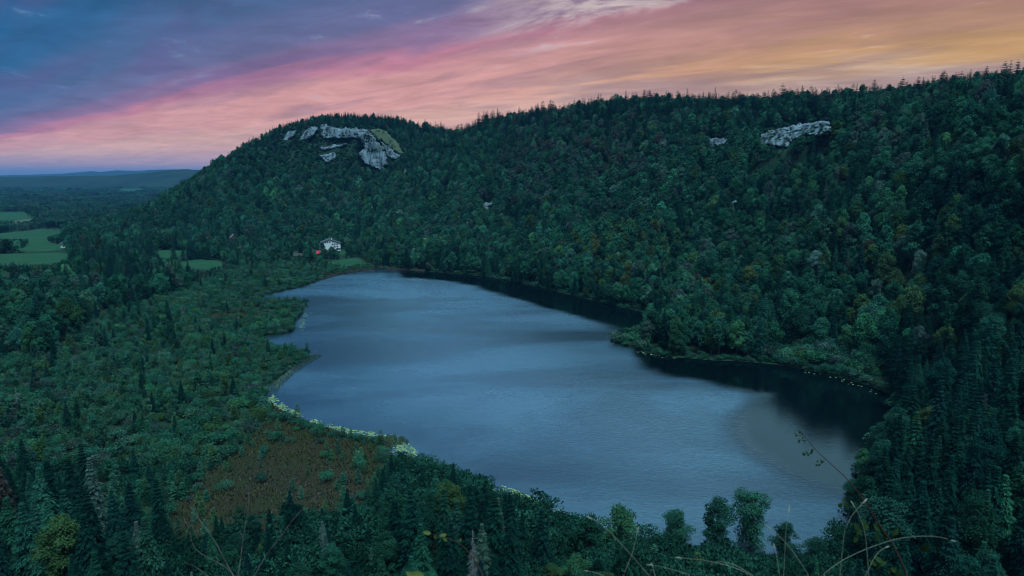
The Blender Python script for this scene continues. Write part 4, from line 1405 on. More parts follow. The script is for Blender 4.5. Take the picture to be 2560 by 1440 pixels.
for e in entries:
    bunch.setdefault((e[2], e[3], e[4]), []).append(e)
ORD = ['', 'second', 'third', 'fourth', 'fifth', 'sixth', 'seventh', 'eighth']
for (tw, what, place), es in bunch.items():
    es.sort(key=lambda e: fx[e[0]])
    n_ = len(es)
    for r_, e in enumerate(es):
        i = e[0]
        if n_ == 1:
            lb = f'{tw} {what} {place}'
        elif n_ == 2:
            lb = f'{("left", "right")[r_]} of two {tw} {what}s {place}'
        elif r_ == 0:
            lb = f'leftmost large {tw} {what} {place}'
        elif r_ == n_ - 1:
            lb = f'rightmost large {tw} {what} {place}'
        elif r_ < 8 and n_ <= 9:
            lb = f'{ORD[r_]} large {tw} {what} from left {place}'
        elif r_ < 4:
            lb = f'{ORD[r_]} large {tw} {what} from left {place}'
        elif r_ >= n_ - 4:
            lb = f'{ORD[n_ - 1 - r_]} large {tw} {what} from right {place}'
        else:
            mid_ = es[4:n_ - 4]
            row = 'upper' if fy[i] <= np.median([fy[q[0]] for q in mid_]) else 'lower'
            third = ('left', 'middle', 'right')[min(2, int(3 * (r_ - 4) / max(len(mid_), 1)))]
            lb = f'{tw} {what}, {row} {third} among its like {place}'
            grp2 = f'{tw} {what}s, {row} {third}, {place}'
        e.append(lb)
        grp = f'{what}s {place}'
        if ' among its like ' in lb:
            grp = grp2
        t = TREES[i]
        tree_obj(WHAT[e[1]][0], t[3], (TX[i], TY[i], TZ[i] - 0.15), t[4], t[4] * (0.93 + 0.14 * ((i * 37) % 100) / 100), (i * 2.399) % 6.283, t[5], lb, WHAT[e[1]][2], grp)

# ------------------------------------------------------------------ the mass of the forest: one scattered object for each kind
pcol = bpy.data.collections.new('tree_shapes')
pnames = sorted(PROTO)
for nm in pnames:
    pcol.objects.link(bpy.data.objects.new(nm, PROTO[nm][2]))


def scatter(name, P, idx_, sxy, sz, rot, tint, coll):
    me = bpy.data.meshes.new(name)
    me.vertices.add(len(P))
    me.vertices.foreach_set('co', np.ascontiguousarray(P, np.float32).ravel())
    a = me.attributes.new('pick', 'INT', 'POINT')
    a.data.foreach_set('value', np.ascontiguousarray(idx_, np.int32))
    a = me.attributes.new('size', 'FLOAT_VECTOR', 'POINT')
    a.data.foreach_set('vector', np.ascontiguousarray(np.stack([sxy, sxy, sz], 1), np.float32).ravel())
    a = me.attributes.new('turn', 'FLOAT_VECTOR', 'POINT')
    a.data.foreach_set('vector', np.ascontiguousarray(np.stack([np.zeros(len(P)), np.zeros(len(P)), rot], 1), np.float32).ravel())
    a = me.attributes.new('tint', 'FLOAT_COLOR', 'POINT')
    a.data.foreach_set('color', np.ascontiguousarray(np.concatenate([tint, np.ones((len(P), 1))], 1), np.float32).ravel())
    me.update()
    o = link(name, me, kind='stuff')
    ng = bpy.data.node_groups.new(name, 'GeometryNodeTree')
    ng.interface.new_socket('Geometry', in_out='INPUT', socket_type='NodeSocketGeometry')
    ng.interface.new_socket('Geometry', in_out='OUTPUT', socket_type='NodeSocketGeometry')
    N = ng.nodes
    gi, go = N.new('NodeGroupInput'), N.new('NodeGroupOutput')
    ci = N.new('GeometryNodeCollectionInfo')
    ci.inputs['Collection'].default_value = coll
    ci.inputs['Separate Children'].default_value = True
    ci.inputs['Reset Children'].default_value = True
    ip = N.new('GeometryNodeInstanceOnPoints')
    ip.inputs['Pick Instance'].default_value = True

    def attr(nm, tp):
        q = N.new('GeometryNodeInputNamedAttribute')
        q.data_type = tp
        q.inputs['Name'].default_value = nm
        return [s for s in q.outputs if s.enabled and s.name == 'Attribute'][0]
    L = ng.links.new
    L(gi.outputs[0], ip.inputs['Points'])
    L(ci.outputs[0], ip.inputs['Instance'])
    L(attr('pick', 'INT'), ip.inputs['Instance Index'])
    L(attr('size', 'FLOAT_VECTOR'), ip.inputs['Scale'])
    er = N.new('FunctionNodeEulerToRotation')
    L(attr('turn', 'FLOAT_VECTOR'), er.inputs[0])
    L(er.outputs[0], ip.inputs['Rotation'])
    L(ip.outputs[0], go.inputs[0])
    m = o.modifiers.new('scatter', 'NODES')
    m.node_group = ng
    return o


PI = {nm: i for i, nm in enumerate(pnames)}
g = np.random.default_rng(9)
for kd, nm in (('con', 'spruce_forest'), ('broad', 'broadleaf_forest'), ('bush', 'bog_undergrowth')):
    ids = sel[(TK[sel] == kd) & ~is_single[sel]]
    P = np.stack([TX[ids], TY[ids], TZ[ids] - 0.15], 1)
    scatter(nm, P, [PI[TREES[i][3]] for i in ids], TS[ids], TS[ids] * g.uniform(0.9, 1.1, len(ids)), g.uniform(0, 6.28, len(ids)), np.array([TREES[i][5] for i in ids]), pcol)
    print(nm, len(ids), 'single', len(single[kd]))

# bushes rooted in the cracks of the cliffs
cp_ = []
for i, P in enumerate(ROCK_PTS):
    k = g.uniform(size=len(P)) < (0.16 if i == 5 else 0.07)
    cl = vnoise(P[:, 0] * 1.0, P[:, 2] * 1.0, 12.0, 5 + i, 2) > 0.0
    cp_.append(P[k & cl])
cp_ = np.concatenate(cp_) + np.array((0, 0, -1.0))
ct, _ = tints(g, ['teal', 'deep', 'grey', 'dark'], [0.3, 0.4, 0.15, 0.15], len(cp_), 0.25)
sz_ = g.uniform(0.35, 0.85, len(cp_))
scatter('cliff_vegetation', cp_, [PI[KIND['shrub'][g.integers(4)]] for _ in cp_], sz_, sz_ * 0.9, g.uniform(0, 6.28, len(cp_)), ct, pcol)

# far woods on the plain
FP, FS = [], []
Yc = 1000.0
while Yc < 6300:
    s = 26.0 if Yc < 1500 else 26.0 * (Yc / 1500.0) ** 1.0
    xs = np.arange(-0.84 * Yc, -0.20 * Yc, s)
    xs = xs + g.uniform(-0.45, 0.45, len(xs)) * s
    ys = Yc + g.uniform(-0.45, 0.45, len(xs)) * s
    FP.append(np.stack([xs, ys], 1))
    FS.append(np.full(len(xs), min(s / 30.0, 2.6)))
    Yc += s * 0.9
FP, FS = np.concatenate(FP), np.concatenate(FS)
fz = ground(FP[:, 0], FP[:, 1])
k = in_view(FP[:, 0], FP[:, 1], fz, 20, 60) & ((FP[:, 1] > 1530) | (FP[:, 0] < -760)) & unhidden(FP[:, 0], FP[:, 1], fz, 22)
for P in FAR_FIELDS + MEADOWS:
    k &= ~in_poly(FP[:, 0], FP[:, 1], P)
    lowp = in_poly(FP[:, 0] * (1 + 40 / FP[:, 1]), FP[:, 1] + 40, P) | in_poly(FP[:, 0] * (1 + 130 / FP[:, 1]), FP[:, 1] + 130, P)
    k &= ~lowp
FP, FS, fz = FP[k], FS[k], fz[k]
ft, _ = tints(g, ['teal', 'deep', 'dark', 'grey'], [0.3, 0.35, 0.2, 0.15], len(FP), 0.25)
scatter('far_forest', np.stack([FP[:, 0], FP[:, 1], fz - 0.3], 1), [PI['woodland%02d' % g.integers(3)] for _ in FP], FS, np.minimum(FS, 1.15) * g.uniform(0.8, 1.15, len(FP)), g.uniform(0, 6.28, len(FP)), ft, pcol)
print('far', len(FP))


# ------------------------------------------------------------------ dead and dying trees
def two_part(name, geo, n_trunk_faces, n_trunk_verts, mat, loc, rot, scale, label, cat, group=None):
    root = bpy.data.objects.new(name, None)
    root.location, root.rotation_euler, root.scale = loc, rot, scale
    root['label'], root['category'] = label, cat
    if group:
        root['group'] = group
    COL.objects.link(root)
    V, F = geo
    link('trunk', mesh_np('trunk', V[:n_trunk_verts], F[:n_trunk_faces], [mat], smooth=True), root)
    link('branches', mesh_np('branches', V[n_trunk_verts:], F[n_trunk_faces:] - n_trunk_verts, [mat], smooth=True), root)
    return root


def snag(px, base, top, Y, seed, R, label, levels=22, per=5):
    p = at(px, base, Y)
    z = float(ground(p[0], p[1]))
    H = at(px, top, Y)[2] - z
    two_part('dead_spruce', dead_conifer(seed, H, R, levels, per), 8, 12, MAT['dead_wood'], (p[0], p[1], z), (0, 0, seed), (1, 1, 1), label, 'tree')


snag(1970, 872, 800, 378, 1, 2.2, 'bare silver dead spruce standing behind the willows on the right shore')
snag(2007, 872, 828, 372, 2, 1.4, 'thin bare dead spruce just right of the silver dead spruce', 14, 4)
snag(1184, 1470, 1322, 140, 3, 3.0, 'silver-grey dead spruce at the bottom edge, leafless', 30, 7)
snag(52, 1075, 965, 262, 4, 2.2, 'bare grey dead spruce at the left edge beside the bog')
snag(2146, 800, 740, 452, 5, 1.3, 'pale bare trunk standing in the forest right of the spit', 10, 3)
for px, base, top, Y, lb in [(1206, 1400, 1250, 158, 'reddish dying spruce on the near shore, above the silver dead one'),
                             (2440, 1180, 985, 215, 'reddish-brown dying spruce on the right slope, leftmost of the brown trio'),
                             (2492, 1165, 962, 222, 'reddish-brown dying spruce on the right slope, middle of the brown trio'),
                             (2545, 1150, 955, 228, 'reddish-brown dying spruce at the right edge, last of the brown trio')]:
    p = at(px, base, Y)
    z = float(ground(p[0], p[1]))
    s = (at(px, top, Y)[2] - z) / 22.0
    tree_obj('spruce_tree', 'spruce01', (p[0], p[1], z), s * 0.95, s, px * 0.1, (0.062, 0.044, 0.044), lb, 'tree', None)
geo = bare_tree(12, 11.0, (-1.4, 0.2), 5, 0.15)
p = at(2150, 1330, 172)
two_part('bare_tree', geo, 8, 12, MAT['bark'], (p[0], p[1], float(ground(p[0], p[1]))), (0, 0, 0.2), (1, 1, 1), 'bare dark tree leaning out over the water behind the briar', 'tree')


# ------------------------------------------------------------------ buildings
def boxes(parts):
    V, F, o = [], [], 0
    for (x0, x1, y0, y1, z0, z1) in parts:
        V += [(x0, y0, z0), (x1, y0, z0), (x1, y1, z0), (x0, y1, z0), (x0, y0, z1), (x1, y0, z1), (x1, y1, z1), (x0, y1, z1)]
        F += [[a + o for a in f] for f in ((0, 3, 2, 1), (4, 5, 6, 7), (0, 1, 5, 4), (1, 2, 6, 5), (2, 3, 7, 6), (3, 0, 4, 7))]
        o += 8
    return np.array(V, float), np.array(F)


def part(name, parts, mat, parent):
    V, F = boxes(parts)
    return link(name, mesh_np(name, V, F, [mat]), parent)


def gable_house(name, label, cat, loc, rotz, W, Dp, h, rh, wall, roof, windows=(), eave=0.7, group=None, chimney=None, balconies=()):
    """Gable end on the -y side. windows: (x, z, w, h) on the gable wall."""
    root = bpy.data.objects.new(name, None)
    root.location, root.rotation_euler = loc, (0, 0, rotz)
    root['label'], root['category'] = label, cat
    if group:
        root['group'] = group
    COL.objects.link(root)
    a, d = W / 2, Dp / 2
    me = bpy.data.meshes.new('wall')
    me.from_pydata([(-a, -d, -2), (a, -d, -2), (a, d, -2), (-a, d, -2), (-a, -d, h), (a, -d, h), (a, d, h), (-a, d, h), (0, -d, h + rh), (0, d, h + rh)], [],
                   [(0, 1, 5, 8, 4), (2, 3, 7, 9, 6), (1, 2, 6, 5), (3, 0, 4, 7)])
    me.materials.append(wall)
    link('wall', me, root)
    t = 0.35
    k = rh / a
    V, F = [], []
    for s in (-1, 1):
        o = len(V)
        xe, ze = s * (a + eave), h - k * eave
        for y in (-d - eave, d + eave):
            V += [(0, y, h + rh + 0.06), (xe, y, ze + 0.06), (xe, y, ze + t), (0, y, h + rh + t)]
        F += [[o + q for q in f] for f in ((0, 1, 2, 3), (7, 6, 5, 4), (3, 2, 6, 7), (0, 4, 5, 1), (1, 5, 6, 2), (0, 3, 7, 4))]
    r_ = link('roof', mesh_np('roof', np.array(V, float), np.array(F), [roof]), root)
    if chimney:
        part('chimney', [(chimney - 0.5, chimney + 0.5, 0.5, 1.5, h + rh * 0.3, h + rh + 1.2)], wall, r_)
    for (x, z, ww, hh) in windows:
        f = part('window', [(x - ww / 2 - .12, x - ww / 2, -d - .08, -d + .02, z - .12, z + hh + .12), (x + ww / 2, x + ww / 2 + .12, -d - .08, -d + .02, z - .12, z + hh + .12),
                            (x - ww / 2, x + ww / 2, -d - .08, -d + .02, z + hh, z + hh + .12), (x - ww / 2, x + ww / 2, -d - .10, -d + .02, z - .14, z)], MAT['wood'], root)
        part('pane', [(x - ww / 2, x + ww / 2, -d - .03, -d + .05, z, z + hh)], MAT['pane'], f)
    for (x0, x1, z) in balconies:
        b = part('balcony', [(x0, x1, -d - 1.5, -d + .05, z - 0.25, z)], MAT['wood'], root)
        part('railing', [(x0, x1, -d - 1.5, -d - 1.42, z + .15, z + 1.0)], MAT['white_wall'], b)
    return root


p = at(824, 629, 820)
hz_ = float(ground(p[0], p[1]))
zb = min(hz_, p[2])
gable_house('hotel', 'large white gabled hotel with dark windows and balconies above the lake head', 'building', (p[0], p[1], p[2]), rad(18), 25.0, 16.0, 10.6, 4.6, MAT['white_wall'], MAT['slate'],
            windows=[(-4.6, 11.2, 1.1, 1.6), (-2.2, 11.4, 1.1, 1.6), (0.2, 11.4, 1.1, 1.6), (3.2, 8.6, 1.2, 1.6), (6.0, 8.6, 1.2, 1.6), (8.6, 8.6, 1.2, 1.6), (3.2, 12.0, 0.9, 1.0), (6.0, 5.8, 1.1, 1.5), (8.8, 5.4, 1.6, 2.0), (8.8, 2.0, 1.6, 2.0), (4.6, 2.0, 1.4, 1.8),
                     (-6.5, 5.4, 1.4, 1.8), (-9.5, 5.4, 1.4, 1.8), (-6.5, 2.0, 1.4, 1.8)], balconies=[(7.0, 12.6, 4.9), (7.0, 12.6, 1.5), (-12.4, -5.0, 4.9), (-12.4, -5.0, 1.5)], chimney=3.0, eave=0.9)
p = at(789, 641, 786)
gable_house('boathouse', 'small dark hut with a bright red roof below the hotel', 'building', (p[0], p[1], float(ground(p[0], p[1]))), rad(-62), 7.0, 9.5, 2.6, 2.6, MAT['wood'], MAT['red_roof'], windows=[(0.0, 0.8, 1.2, 1.2)], eave=0.8)
p = at(746, 643, 772)
gable_house('chalet', 'low brown-roofed timber chalet left of the red hut', 'building', (p[0], p[1], float(ground(p[0], p[1]))), rad(-80), 7.0, 10.0, 2.4, 2.2, MAT['wood'], MAT['brown_roof'], windows=[(-1.8, 0.9, 1.2, 1.2), (1.8, 0.9, 1.2, 1.2)], eave=1.0)
p = at(584, 600, 905)
gable_house('house', 'mauve-roofed house half hidden among trees at the dome foot', 'building', (p[0], p[1], float(ground(p[0], p[1])) + 3.0), rad(35), 7.0, 7.0, 4.5, 4.2, MAT['wood'], MAT['mauve_roof'], windows=[(-1.8, 1.6, 1.1, 1.4), (1.8, 1.6, 1.1, 1.4)])
for px, py, W, Dp, rz, lb in [(58, 508, 9, 12, 0.5, 'small white house left of the long farm barns'), (79, 509, 12, 24, 1.45, 'long pale-roofed barn, left one of the pair'), (94, 510, 11, 20, 1.50, 'long pale-roofed barn, right one of the pair'), (86, 566, 6, 16, 1.5, 'low pale shed among the hedges by the meadows'), (157, 619, 5, 7, 0.8, 'tiny white hut at the hedge corner by the green meadow')]:
    q = hit(px, py)[0]
    gable_house('barn' if 'barn' in lb else ('shed' if 'shed' in lb else 'house'), lb, 'building', (q[0], q[1], float(ground(q[0], q[1]))), rz, W, Dp, 4.0, 3.0, MAT['white_wall'], MAT['white_wall'] if 'barn' in lb or 'shed' in lb else MAT['slate'], windows=[(0, 1.2, 1.4, 1.4)])
g = np.random.default_rng(5)
for k in range(16):
    q = hit(330 + 32 * g.uniform() ** 0.9, 460 + 9 * g.uniform())[0] if k else hit(299, 468)[0]
    gable_house('house', 'white house standing alone in the fields left of the distant village' if k == 0 else 'tiny pale house in the distant village below the blue hills', 'building', (q[0], q[1], float(ground(q[0], q[1])) + 6), g.uniform(0, 3), 13, 17, 9.0, 6.0, MAT['white_wall'], MAT['mauve_roof'] if g.uniform() < 0.6 else MAT['slate'],
                group=None if k == 0 else 'houses of the distant village')

# ------------------------------------------------------------------ reeds, sedge and lily pads
def stuff_kites(name, P, Dr, Nm, L, W, tint, mat_=None):
    V, F = kites(P, Dr, Nm, L, W)
    o = link(name, mesh_np(name, V, F, [mat_ or MAT['leaf']], var=np.repeat(np.random.default_rng(3).uniform(0, 1, len(P)), 4)), kind='stuff')
    o['tint'] = list(tint) + [1.0]
    return o


def along(px_line, n, g, spread0, spread1):
    L = np.array([onz(x, y)[:2] for x, y in px_line])
    seg = np.linalg.norm(np.diff(L, axis=0), axis=1)
    cum = np.r_[0, np.cumsum(seg)]
    s = g.uniform(0, cum[-1], n)
    P = np.stack([np.interp(s, cum, L[:, 0]), np.interp(s, cum, L[:, 1])], 1)
    k = np.clip(np.searchsorted(cum, s) - 1, 0, len(seg) - 1)
    t = np.diff(L, axis=0)[k] / seg[k][:, None]
    nrm = np.stack([-t[:, 1], t[:, 0]], 1)
    return P + nrm * g.uniform(spread0, spread1, n)[:, None]


def reeds(name, line, n, h, tint, s0, s1, seed):
    g = np.random.default_rng(seed)
    P = along(line, n, g, s0, s1)
    z = np.maximum(ground(P[:, 0], P[:, 1]), -0.1)
    P3 = np.stack([P[:, 0], P[:, 1], z], 1)
    a = g.uniform(0, 6.28, n)
    Dr = np.stack([np.cos(a) * 0.25, np.sin(a) * 0.25, np.ones(n)], 1)
    L = h * g.uniform(0.6, 1.2, n)
    stuff_kites(name, P3, Dr, np.stack([np.cos(a), np.sin(a), np.zeros(n)], 1), L, L * 0.2, tint)


reeds('shore_reeds_vegetation', [(800, 700), (850, 685), (905, 677), (950, 672), (1000, 675), (1060, 679)], 5000, 2.0, (0.13, 0.10, 0.085), -2.0, 5.5, 1)
reeds('spit_reeds_vegetation', [(1536, 856), (1560, 850), (1600, 846), (1640, 842)], 2600, 1.9, (0.09, 0.12, 0.075), -7.0, 4.0, 2)
reeds('bog_edge_vegetation', [(664, 1012), (690, 1032), (740, 1054), (800, 1072), (850, 1090), (900, 1098), (958, 1104), (962, 1132)], 4200, 0.9, (0.065, 0.038, 0.026), -1.0, 2.6, 3)
reeds('water_reeds_vegetation', [(960, 1098), (985, 1100), (1000, 1112)], 700, 1.3, (0.10, 0.15, 0.10), -3.5, 3.5, 4)
reeds('inlet_reeds_vegetation', [(664, 985), (690, 955), (720, 930), (765, 900), (790, 886)], 1400, 1.0, (0.10, 0.14, 0.10), -4.5, 0.5, 6)

g = np.random.default_rng(21)
pads = []
for line, n, a, b in [([(664, 990), (700, 1020), (745, 1045), (800, 1062), (860, 1080), (920, 1088), (985, 1096)], 1900, -3.6, 3.2), ([(985, 1098), (1000, 1118), (1030, 1142), (1062, 1168)], 800, -4.5, 4.0),
                      ([(1062, 1168), (1130, 1195), (1200, 1215), (1260, 1235), (1330, 1268), (1430, 1315)], 3000, -4.5, 4.5), ([(664, 985), (690, 950), (720, 925)], 200, -3, 2), ([(742, 826), (744, 800), (764, 778)], 160, -5, -1),
                      ([(1640, 1362), (1700, 1388), (1750, 1400)], 260, -2.5, 2.5), ([(1590, 878), (1640, 890), (1700, 897)], 40, -1.5, 1.5), ([(2000, 925), (2100, 950), (2200, 985)], 60, -2, 2)]:
    P = along(line, n, g, a, b)
    clump = vnoise(P[:, 0], P[:, 1], 5.0, 8, 2)
    pads.append(P[clump > g.uniform(-0.35, 0.35, len(P))])
pads = np.concatenate(pads)
pads = pads[lake_sd(pads[:, 0], pads[:, 1]) < -0.4]
n = len(pads)
r = g.uniform(0.22, 0.52, n)
ang = np.arange(7) * 2 * math.pi / 7
V = np.zeros((n, 7, 3))
V[:, :, 0] = pads[:, 0:1] + r[:, None] * np.cos(ang)
V[:, :, 1] = pads[:, 1:2] + r[:, None] * np.sin(ang) * 0.9
V[:, :, 2] = 0.03 + g.uniform(0, 0.05, (n, 1)) + 0.06 * r[:, None] * np.sin(ang + g.uniform(0, 6, (n, 1)))
o = link('lily_pads', mesh_np('lily_pads', V.reshape(-1, 3), np.arange(n * 7).reshape(-1, 7), [MAT['leaf']], var=np.repeat(g.uniform(0.3, 1, n), 7)), kind='stuff')
o['tint'] = [0.20, 0.28, 0.15, 1.0]

# heather and sedge tufts on the heath
g = np.random.default_rng(33)
X, Y = jitter_grid(HEATH[:, 0].min(), HEATH[:, 0].max(), HEATH[:, 1].min(), HEATH[:, 1].max(), 0.55, g)
k = in_poly(X, Y, HEATH)
X, Y = X[k], Y[k]
dens = vnoise(X, Y, 7.0, 14, 3)
k = g.uniform(size=len(X)) < 0.55 + 0.55 * dens
X, Y = X[k], Y[k]
pinkish = (vnoise(X, Y, 30.0, 15, 2) + (150 - Y) * 0.008 + 0.15) > g.uniform(-0.5, 0.5, len(X))
for nm, mk, tn in (('heather_vegetation', pinkish, (0.095, 0.066, 0.062)), ('sedge_grass', ~pinkish, (0.060, 0.064, 0.026))):
    x, y = X[mk], Y[mk]
    n = len(x)
    a = g.uniform(0, 6.28, n)
    Dr = np.stack([np.cos(a) * 0.6, np.sin(a) * 0.6, np.ones(n)], 1)
    L = g.uniform(0.35, 1.0, n)
    stuff_kites(nm, np.stack([x, y, ground(x, y) + 0.05], 1), Dr, np.stack([np.cos(a), np.sin(a), 0.3 * np.ones(n)], 1), L, L * 0.6, tn)


# ------------------------------------------------------------------ the ledge of the viewpoint and the plants at its edge
g = np.random.default_rng(8)
gx, gy = np.meshgrid(np.linspace(-7, 7, 57), np.linspace(-5, 2.1, 30))
edge_ = 1.75 + 0.18 * vnoise(gx, gy * 0, 1.3, 2, 3)
z = 98.28 + 0.05 * vnoise(gx, gy, 0.9, 3, 3) - np.maximum(gy - edge_, 0) ** 1.0 * 9.0
ii = np.arange(gx.size).reshape(gx.shape)
LV = np.stack([gx, gy, z], -1).reshape(-1, 3)
LF = np.stack([ii[:-1, :-1], ii[:-1, 1:], ii[1:, 1:], ii[1:, :-1]], -1).reshape(-1, 4)
nb = len(LV)
LVb = LV.copy()
LVb[:, 2] -= 12.0
ring = np.r_[ii[0, :], ii[1:, -1], ii[-1, -2::-1], ii[-2:0:-1, 0]]
side = np.stack([ring, np.roll(ring, -1), np.roll(ring, -1) + nb, ring + nb], -1)
link('ledge_ground', mesh_np('ledge', np.concatenate([LV, LVb]), np.concatenate([LF, side]), [MAT['earth']], smooth=False), kind='structure')


def smooth_path(pts, Y0, Y1, n=14):
    P = np.array([at(x, y, Y0 + (Y1 - Y0) * i / (len(pts) - 1)) for i, (x, y) in enumerate(pts)])
    s = np.r_[0, np.cumsum(np.linalg.norm(np.diff(P, axis=0), axis=1))]
    t = np.linspace(0, s[-1], n)
    Q = np.stack([np.interp(t, s, P[:, k]) for k in range(3)], 1)
    for _ in range(2):
        Q[1:-1] = (Q[:-2] + 2 * Q[1:-1] + Q[2:]) / 4
    return Q


def rooted(Q):                                                    # carry a stem on down to the ledge
    b = Q[-1].copy()
    y = min(b[1], 1.72)
    return np.vstack([Q, (b + np.array((b[0], y, 98.30))) / 2 + np.array((0, 0, -0.02)), np.array((b[0], y, 98.24))])


def stem(name, Q, r0, r1, mat, parent):
    R = np.linspace(r0, r1, len(Q)) * (0.62 if mat is MAT['twig'] else 0.8)
    V, F = tubes([(Q, R)], 6)
    return link(name, mesh_np(name, V, F, [mat], smooth=True), parent)


def thing(name, label, cat, loc, group=None):
    r = bpy.data.objects.new(name, None)
    r.location = loc
    r['label'], r['category'] = label, cat
    if group:
        r['group'] = group
    COL.objects.link(r)
    return r


def under(root, o):
    o.matrix_parent_inverse = Matrix.Translation(root.location).inverted()
    return o


# dead shrub with five bare branches
base = (at(600, 1440, 2.45)[0], 1.70, 98.25)
root = thing('dead_shrub', 'leafless shrub with bare forked brown twigs at the lower left edge', 'shrub', base)
TW = [([(474, 1265), (480, 1269), (490, 1289), (517, 1323), (544, 1363), (571, 1420), (586, 1442)], .0012, .0032), ([(622, 1198), (622, 1205), (623, 1269), (611, 1319), (605, 1370), (597, 1433), (594, 1444)], .0012, .0034),
      ([(838, 1203), (783, 1245), (739, 1289), (706, 1336), (672, 1376), (640, 1430), (634, 1444)], .0010, .0032), ([(475, 1329), (477, 1356), (494, 1380), (524, 1396), (571, 1421), (584, 1440)], .0014, .0026),
      ([(464, 1408), (490, 1417), (517, 1438), (530, 1448)], .0014, .0022)]
for pts, a, b in TW:
    Q = rooted(smooth_path(pts, 2.5, 2.4))
    under(root, stem('branch', Q, a, b, MAT['twig'], root))
for pts in [[(486, 1257), (482, 1266), (481, 1271)], [(606, 1208), (616, 1214), (622, 1222)], [(700, 1326), (703, 1334), (705, 1340)], [(598, 1328), (606, 1340), (609, 1350)], [(540, 1388), (542, 1398), (545, 1404)]]:
    under(root, stem('twig', smooth_path(pts, 2.49, 2.48, 5), .0008, .0014, MAT['twig'], root))


def leaf_blade(p, d, nrm, L, W, tint, parent, name='leaf'):
    d = np.array(d, float) / np.linalg.norm(d)
    s = np.cross(d, nrm)
    s /= np.linalg.norm(s)
    nn = np.cross(s, d)
    t = np.array([0, .2, .45, .7, .9, 1.0])
    wv = np.array([.05, .75, 1.0, .8, .4, .02]) * W / 2
    mid = p + d * L * t[:, None] - nn * (0.12 * L * t ** 2)[:, None]
    lf, rt = mid + s * wv[:, None] + nn * wv[:, None] * 0.35, mid - s * wv[:, None] + nn * wv[:, None] * 0.35
    V = np.concatenate([mid, lf, rt])
    F = [[i, i + 1, 7 + i, 6 + i] for i in range(5)] + [[i + 1, i, 12 + i, 13 + i] for i in range(5)]
    o = link(name, mesh_np(name, V, np.array(F), [MAT['leaf']], var=np.full(len(V), 0.5), smooth=True), parent)
    o['tint'] = list(tint) + [1.0]
    return o


# briar arching up from the right
g = np.random.default_rng(15)
BR = [(2002, 1079), (2012, 1091), (2039, 1126), (2073, 1156), (2113, 1191), (2147, 1232), (2170, 1265), (2197, 1312), (2231, 1356), (2258, 1413), (2268, 1440)]
Q = rooted(smooth_path(BR, 2.35, 2.25, 22))
root = thing('briar', 'thorny red-brown briar stem with small green leaves arching over the water', 'plant', Q[-1])
under(root, stem('stem', Q, .0012, .0042, MAT['briar'], root))
for k in range(3, 20, 1):
    for sgn in (-1, 1):
        if g.uniform() < 0.6:
            q = Q[k]
            t = Q[k + 1] - Q[k]
            sd2 = np.cross(t / np.linalg.norm(t), (0, -1, 0.3)) * sgn
            under(root, stem('thorn', np.array([q, q + sd2 * 0.004, q + sd2 * 0.008 + np.array((0, 0, -0.002))]), .0012, .0002, MAT['briar'], root))
LEAFY = [(2004, 1082, 6, .010), (2010, 1100, 6, .010), (2030, 1130, 6, .013), (2060, 1152, 7, .012), (2120, 1255, 3, .022), (2168, 1314, 4, .030), (2215, 1325, 3, .034), (2240, 1335, 2, .03), (2150, 1352, 2, .03), (2215, 1404, 4, .030), (2250, 1424, 4, .030), (2322, 1362, 1, .045)]
for (x, y, n, L) in LEAFY:
    c = at(x, y, 2.28)
    stalk = np.array((-0.75, -0.1, -0.3))
    for k in range(n):
        t = k / max(n - 1, 1)
        p = c + stalk * L * 1.1 * (t * n * 0.35) + g.normal(0, 0.002, 3)
        d = np.array((-0.3 + g.normal(0, .5), g.normal(0, 0.25), (1 if k % 2 else -1) * 0.8 + g.normal(0, .3)))
        under(root, leaf_blade(p, d, (g.normal(0, .3), -1, 0.5), L * g.uniform(.8, 1.2), L * g.uniform(.5, .7), np.array((0.030, 0.060, 0.022)) * g.uniform(.6, 1.3), root))
# leafy sprig near the middle
SPG = [(1085, 1336), (1120, 1346), (1152, 1356), (1175, 1385), (1196, 1413), (1209, 1442)]
Q = rooted(smooth_path(SPG, 2.1, 2.0, 12))
root = thing('bramble_sprig', 'thin brown sprig with a few pale leaves at the bottom centre', 'plant', Q[-1])
under(root, stem('stem', Q, .0009, .0022, MAT['briar'], root))
for (x, y, dx, dz_, L) in [(1078, 1334, -1, .25, .028), (1090, 1337, -.3, -.9, .018), (1098, 1340, .8, .2, .026), (1108, 1342, .5, -.7, .022), (1060, 1438, -1, .1, .05), (1040, 1444, -.8, .5, .04), (1150, 1355, .2, .9, .014)]:
    under(root, leaf_blade(at(x, y, 2.1), (dx, 0, dz_), (0, -1, .5), L, L * .5, (0.12, 0.16, 0.05), root))
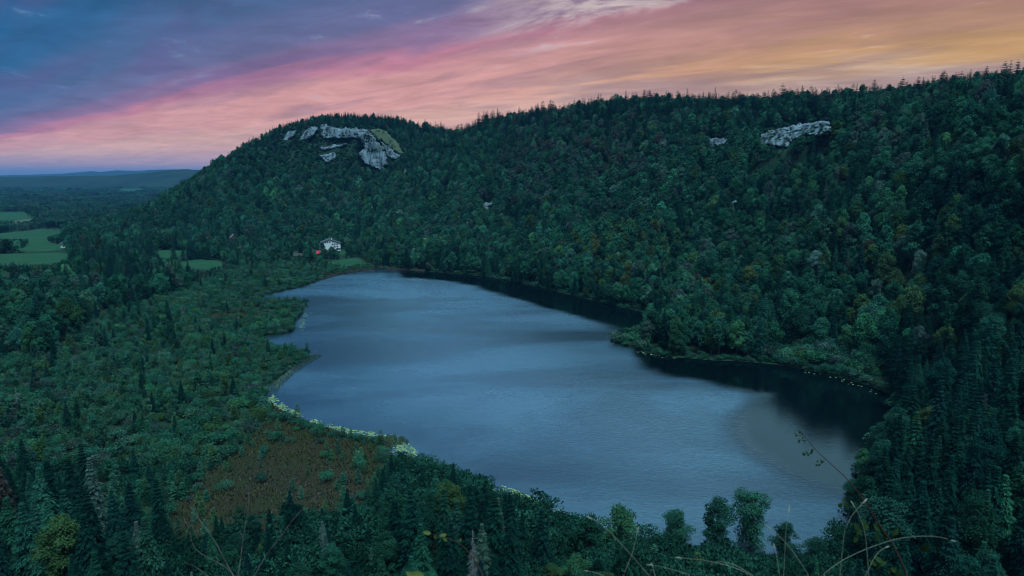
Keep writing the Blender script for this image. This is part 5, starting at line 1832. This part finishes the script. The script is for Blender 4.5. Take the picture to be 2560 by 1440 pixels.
# grass stalks, each with its pale seed head
GRASS = [([(1468, 1292), (1490, 1300), (1518, 1322), (1565, 1373), (1622, 1438)], 'tall pale grass stalk leaning left, leftmost of the long stalks'),
         ([(1596, 1318), (1594, 1330), (1582, 1380), (1559, 1438)], 'upright pale grass stalk with a bright round tip crossing the leaning one'),
         ([(1973, 1268), (1971, 1280), (1965, 1322), (1959, 1440)], 'straight vertical white-tipped grass stalk in front of the lake'),
         ([(1916, 1315), (1942, 1333), (1979, 1373), (2019, 1434)], 'pale grass stalk slanting down to the right below the vertical one'),
         ([(1934, 1360), (1937, 1370), (1941, 1385), (1949, 1440)], 'short pale grass stalk left of the vertical one'),
         ([(1690, 1394), (1735, 1397), (1774, 1403), (1834, 1417), (1880, 1440)], 'long pale grass blade arching along the bottom edge'),
         ([(1775, 1416), (1780, 1408), (1796, 1402), (1834, 1410), (1881, 1437)], 'hooked grass stalk with a drooping pale seed head'),
         ([(2389, 1354), (2355, 1341), (2305, 1339), (2238, 1346), (2170, 1370), (2103, 1400), (2060, 1434)], 'longest grass stalk, arching right across the briar'),
         ([(1618, 1412), (1640, 1414), (1668, 1420), (1722, 1436)], 'flat-lying pale grass stalk at the bottom edge left of the arching blade'),
         ([(1461, 1427), (1485, 1430), (1510, 1440)], 'short grass tip at the bottom edge under the leaning stalk'),
         ([(2167, 1248), (2150, 1264), (2128, 1289), (2110, 1330), (2100, 1440)], 'pale seed head crossing the briar stem'),
         ([(2128, 1254), (2140, 1270), (2152, 1296), (2164, 1335), (2172, 1440)], 'dry grass stalk bending right below the briar'),
         ([(2222, 1366), (2205, 1372), (2187, 1390), (2164, 1440)], 'bent grass stalk with a drooping tip under the briar leaves'),
         ([(1628, 1408), (1633, 1420), (1638, 1440)], 'stubby grass stalk with a round tip at the bottom edge')]
for i, (pts, lb) in enumerate(GRASS):
    Yd = 1.95 + 0.05 * (i % 5)
    Q = rooted(smooth_path(pts, Yd, Yd - 0.05, 16))
    root = thing('grass_stalk', lb, 'grass', Q[-1], 'grass stalks at the viewpoint edge')
    under(root, stem('stalk', Q[1:], .0006, .0011, MAT['straw'], root))
    d = Q[0] - Q[2]
    d = d / np.linalg.norm(d)
    H = [Q[0] + d * 0.004, Q[0], Q[0] - d * 0.006, Q[0] - d * 0.014, Q[0] - d * 0.020]
    V, F = tubes([(np.array(H), np.array([.0003, .0016, .0024, .0020, .0006]))], 6)
    under(root, link('seed_head', mesh_np('seed_head', V, F, [MAT['straw']], smooth=True), root))

# ------------------------------------------------------------------ haze over the whole valley
m, n_ = new_mat('haze')
vol = n_.n('ShaderNodeVolumePrincipled', {'Color': (0.17, 0.50, 1.0, 1), 'Density': 0.000038, 'Anisotropy': 0.0})
n_.out(vol.outputs[0], 'Volume')
V, F = boxes([(-17000, 17000, -5000, 19000, -160, 420)])
link('haze', mesh_np('haze', V, F, [m]), kind='stuff')
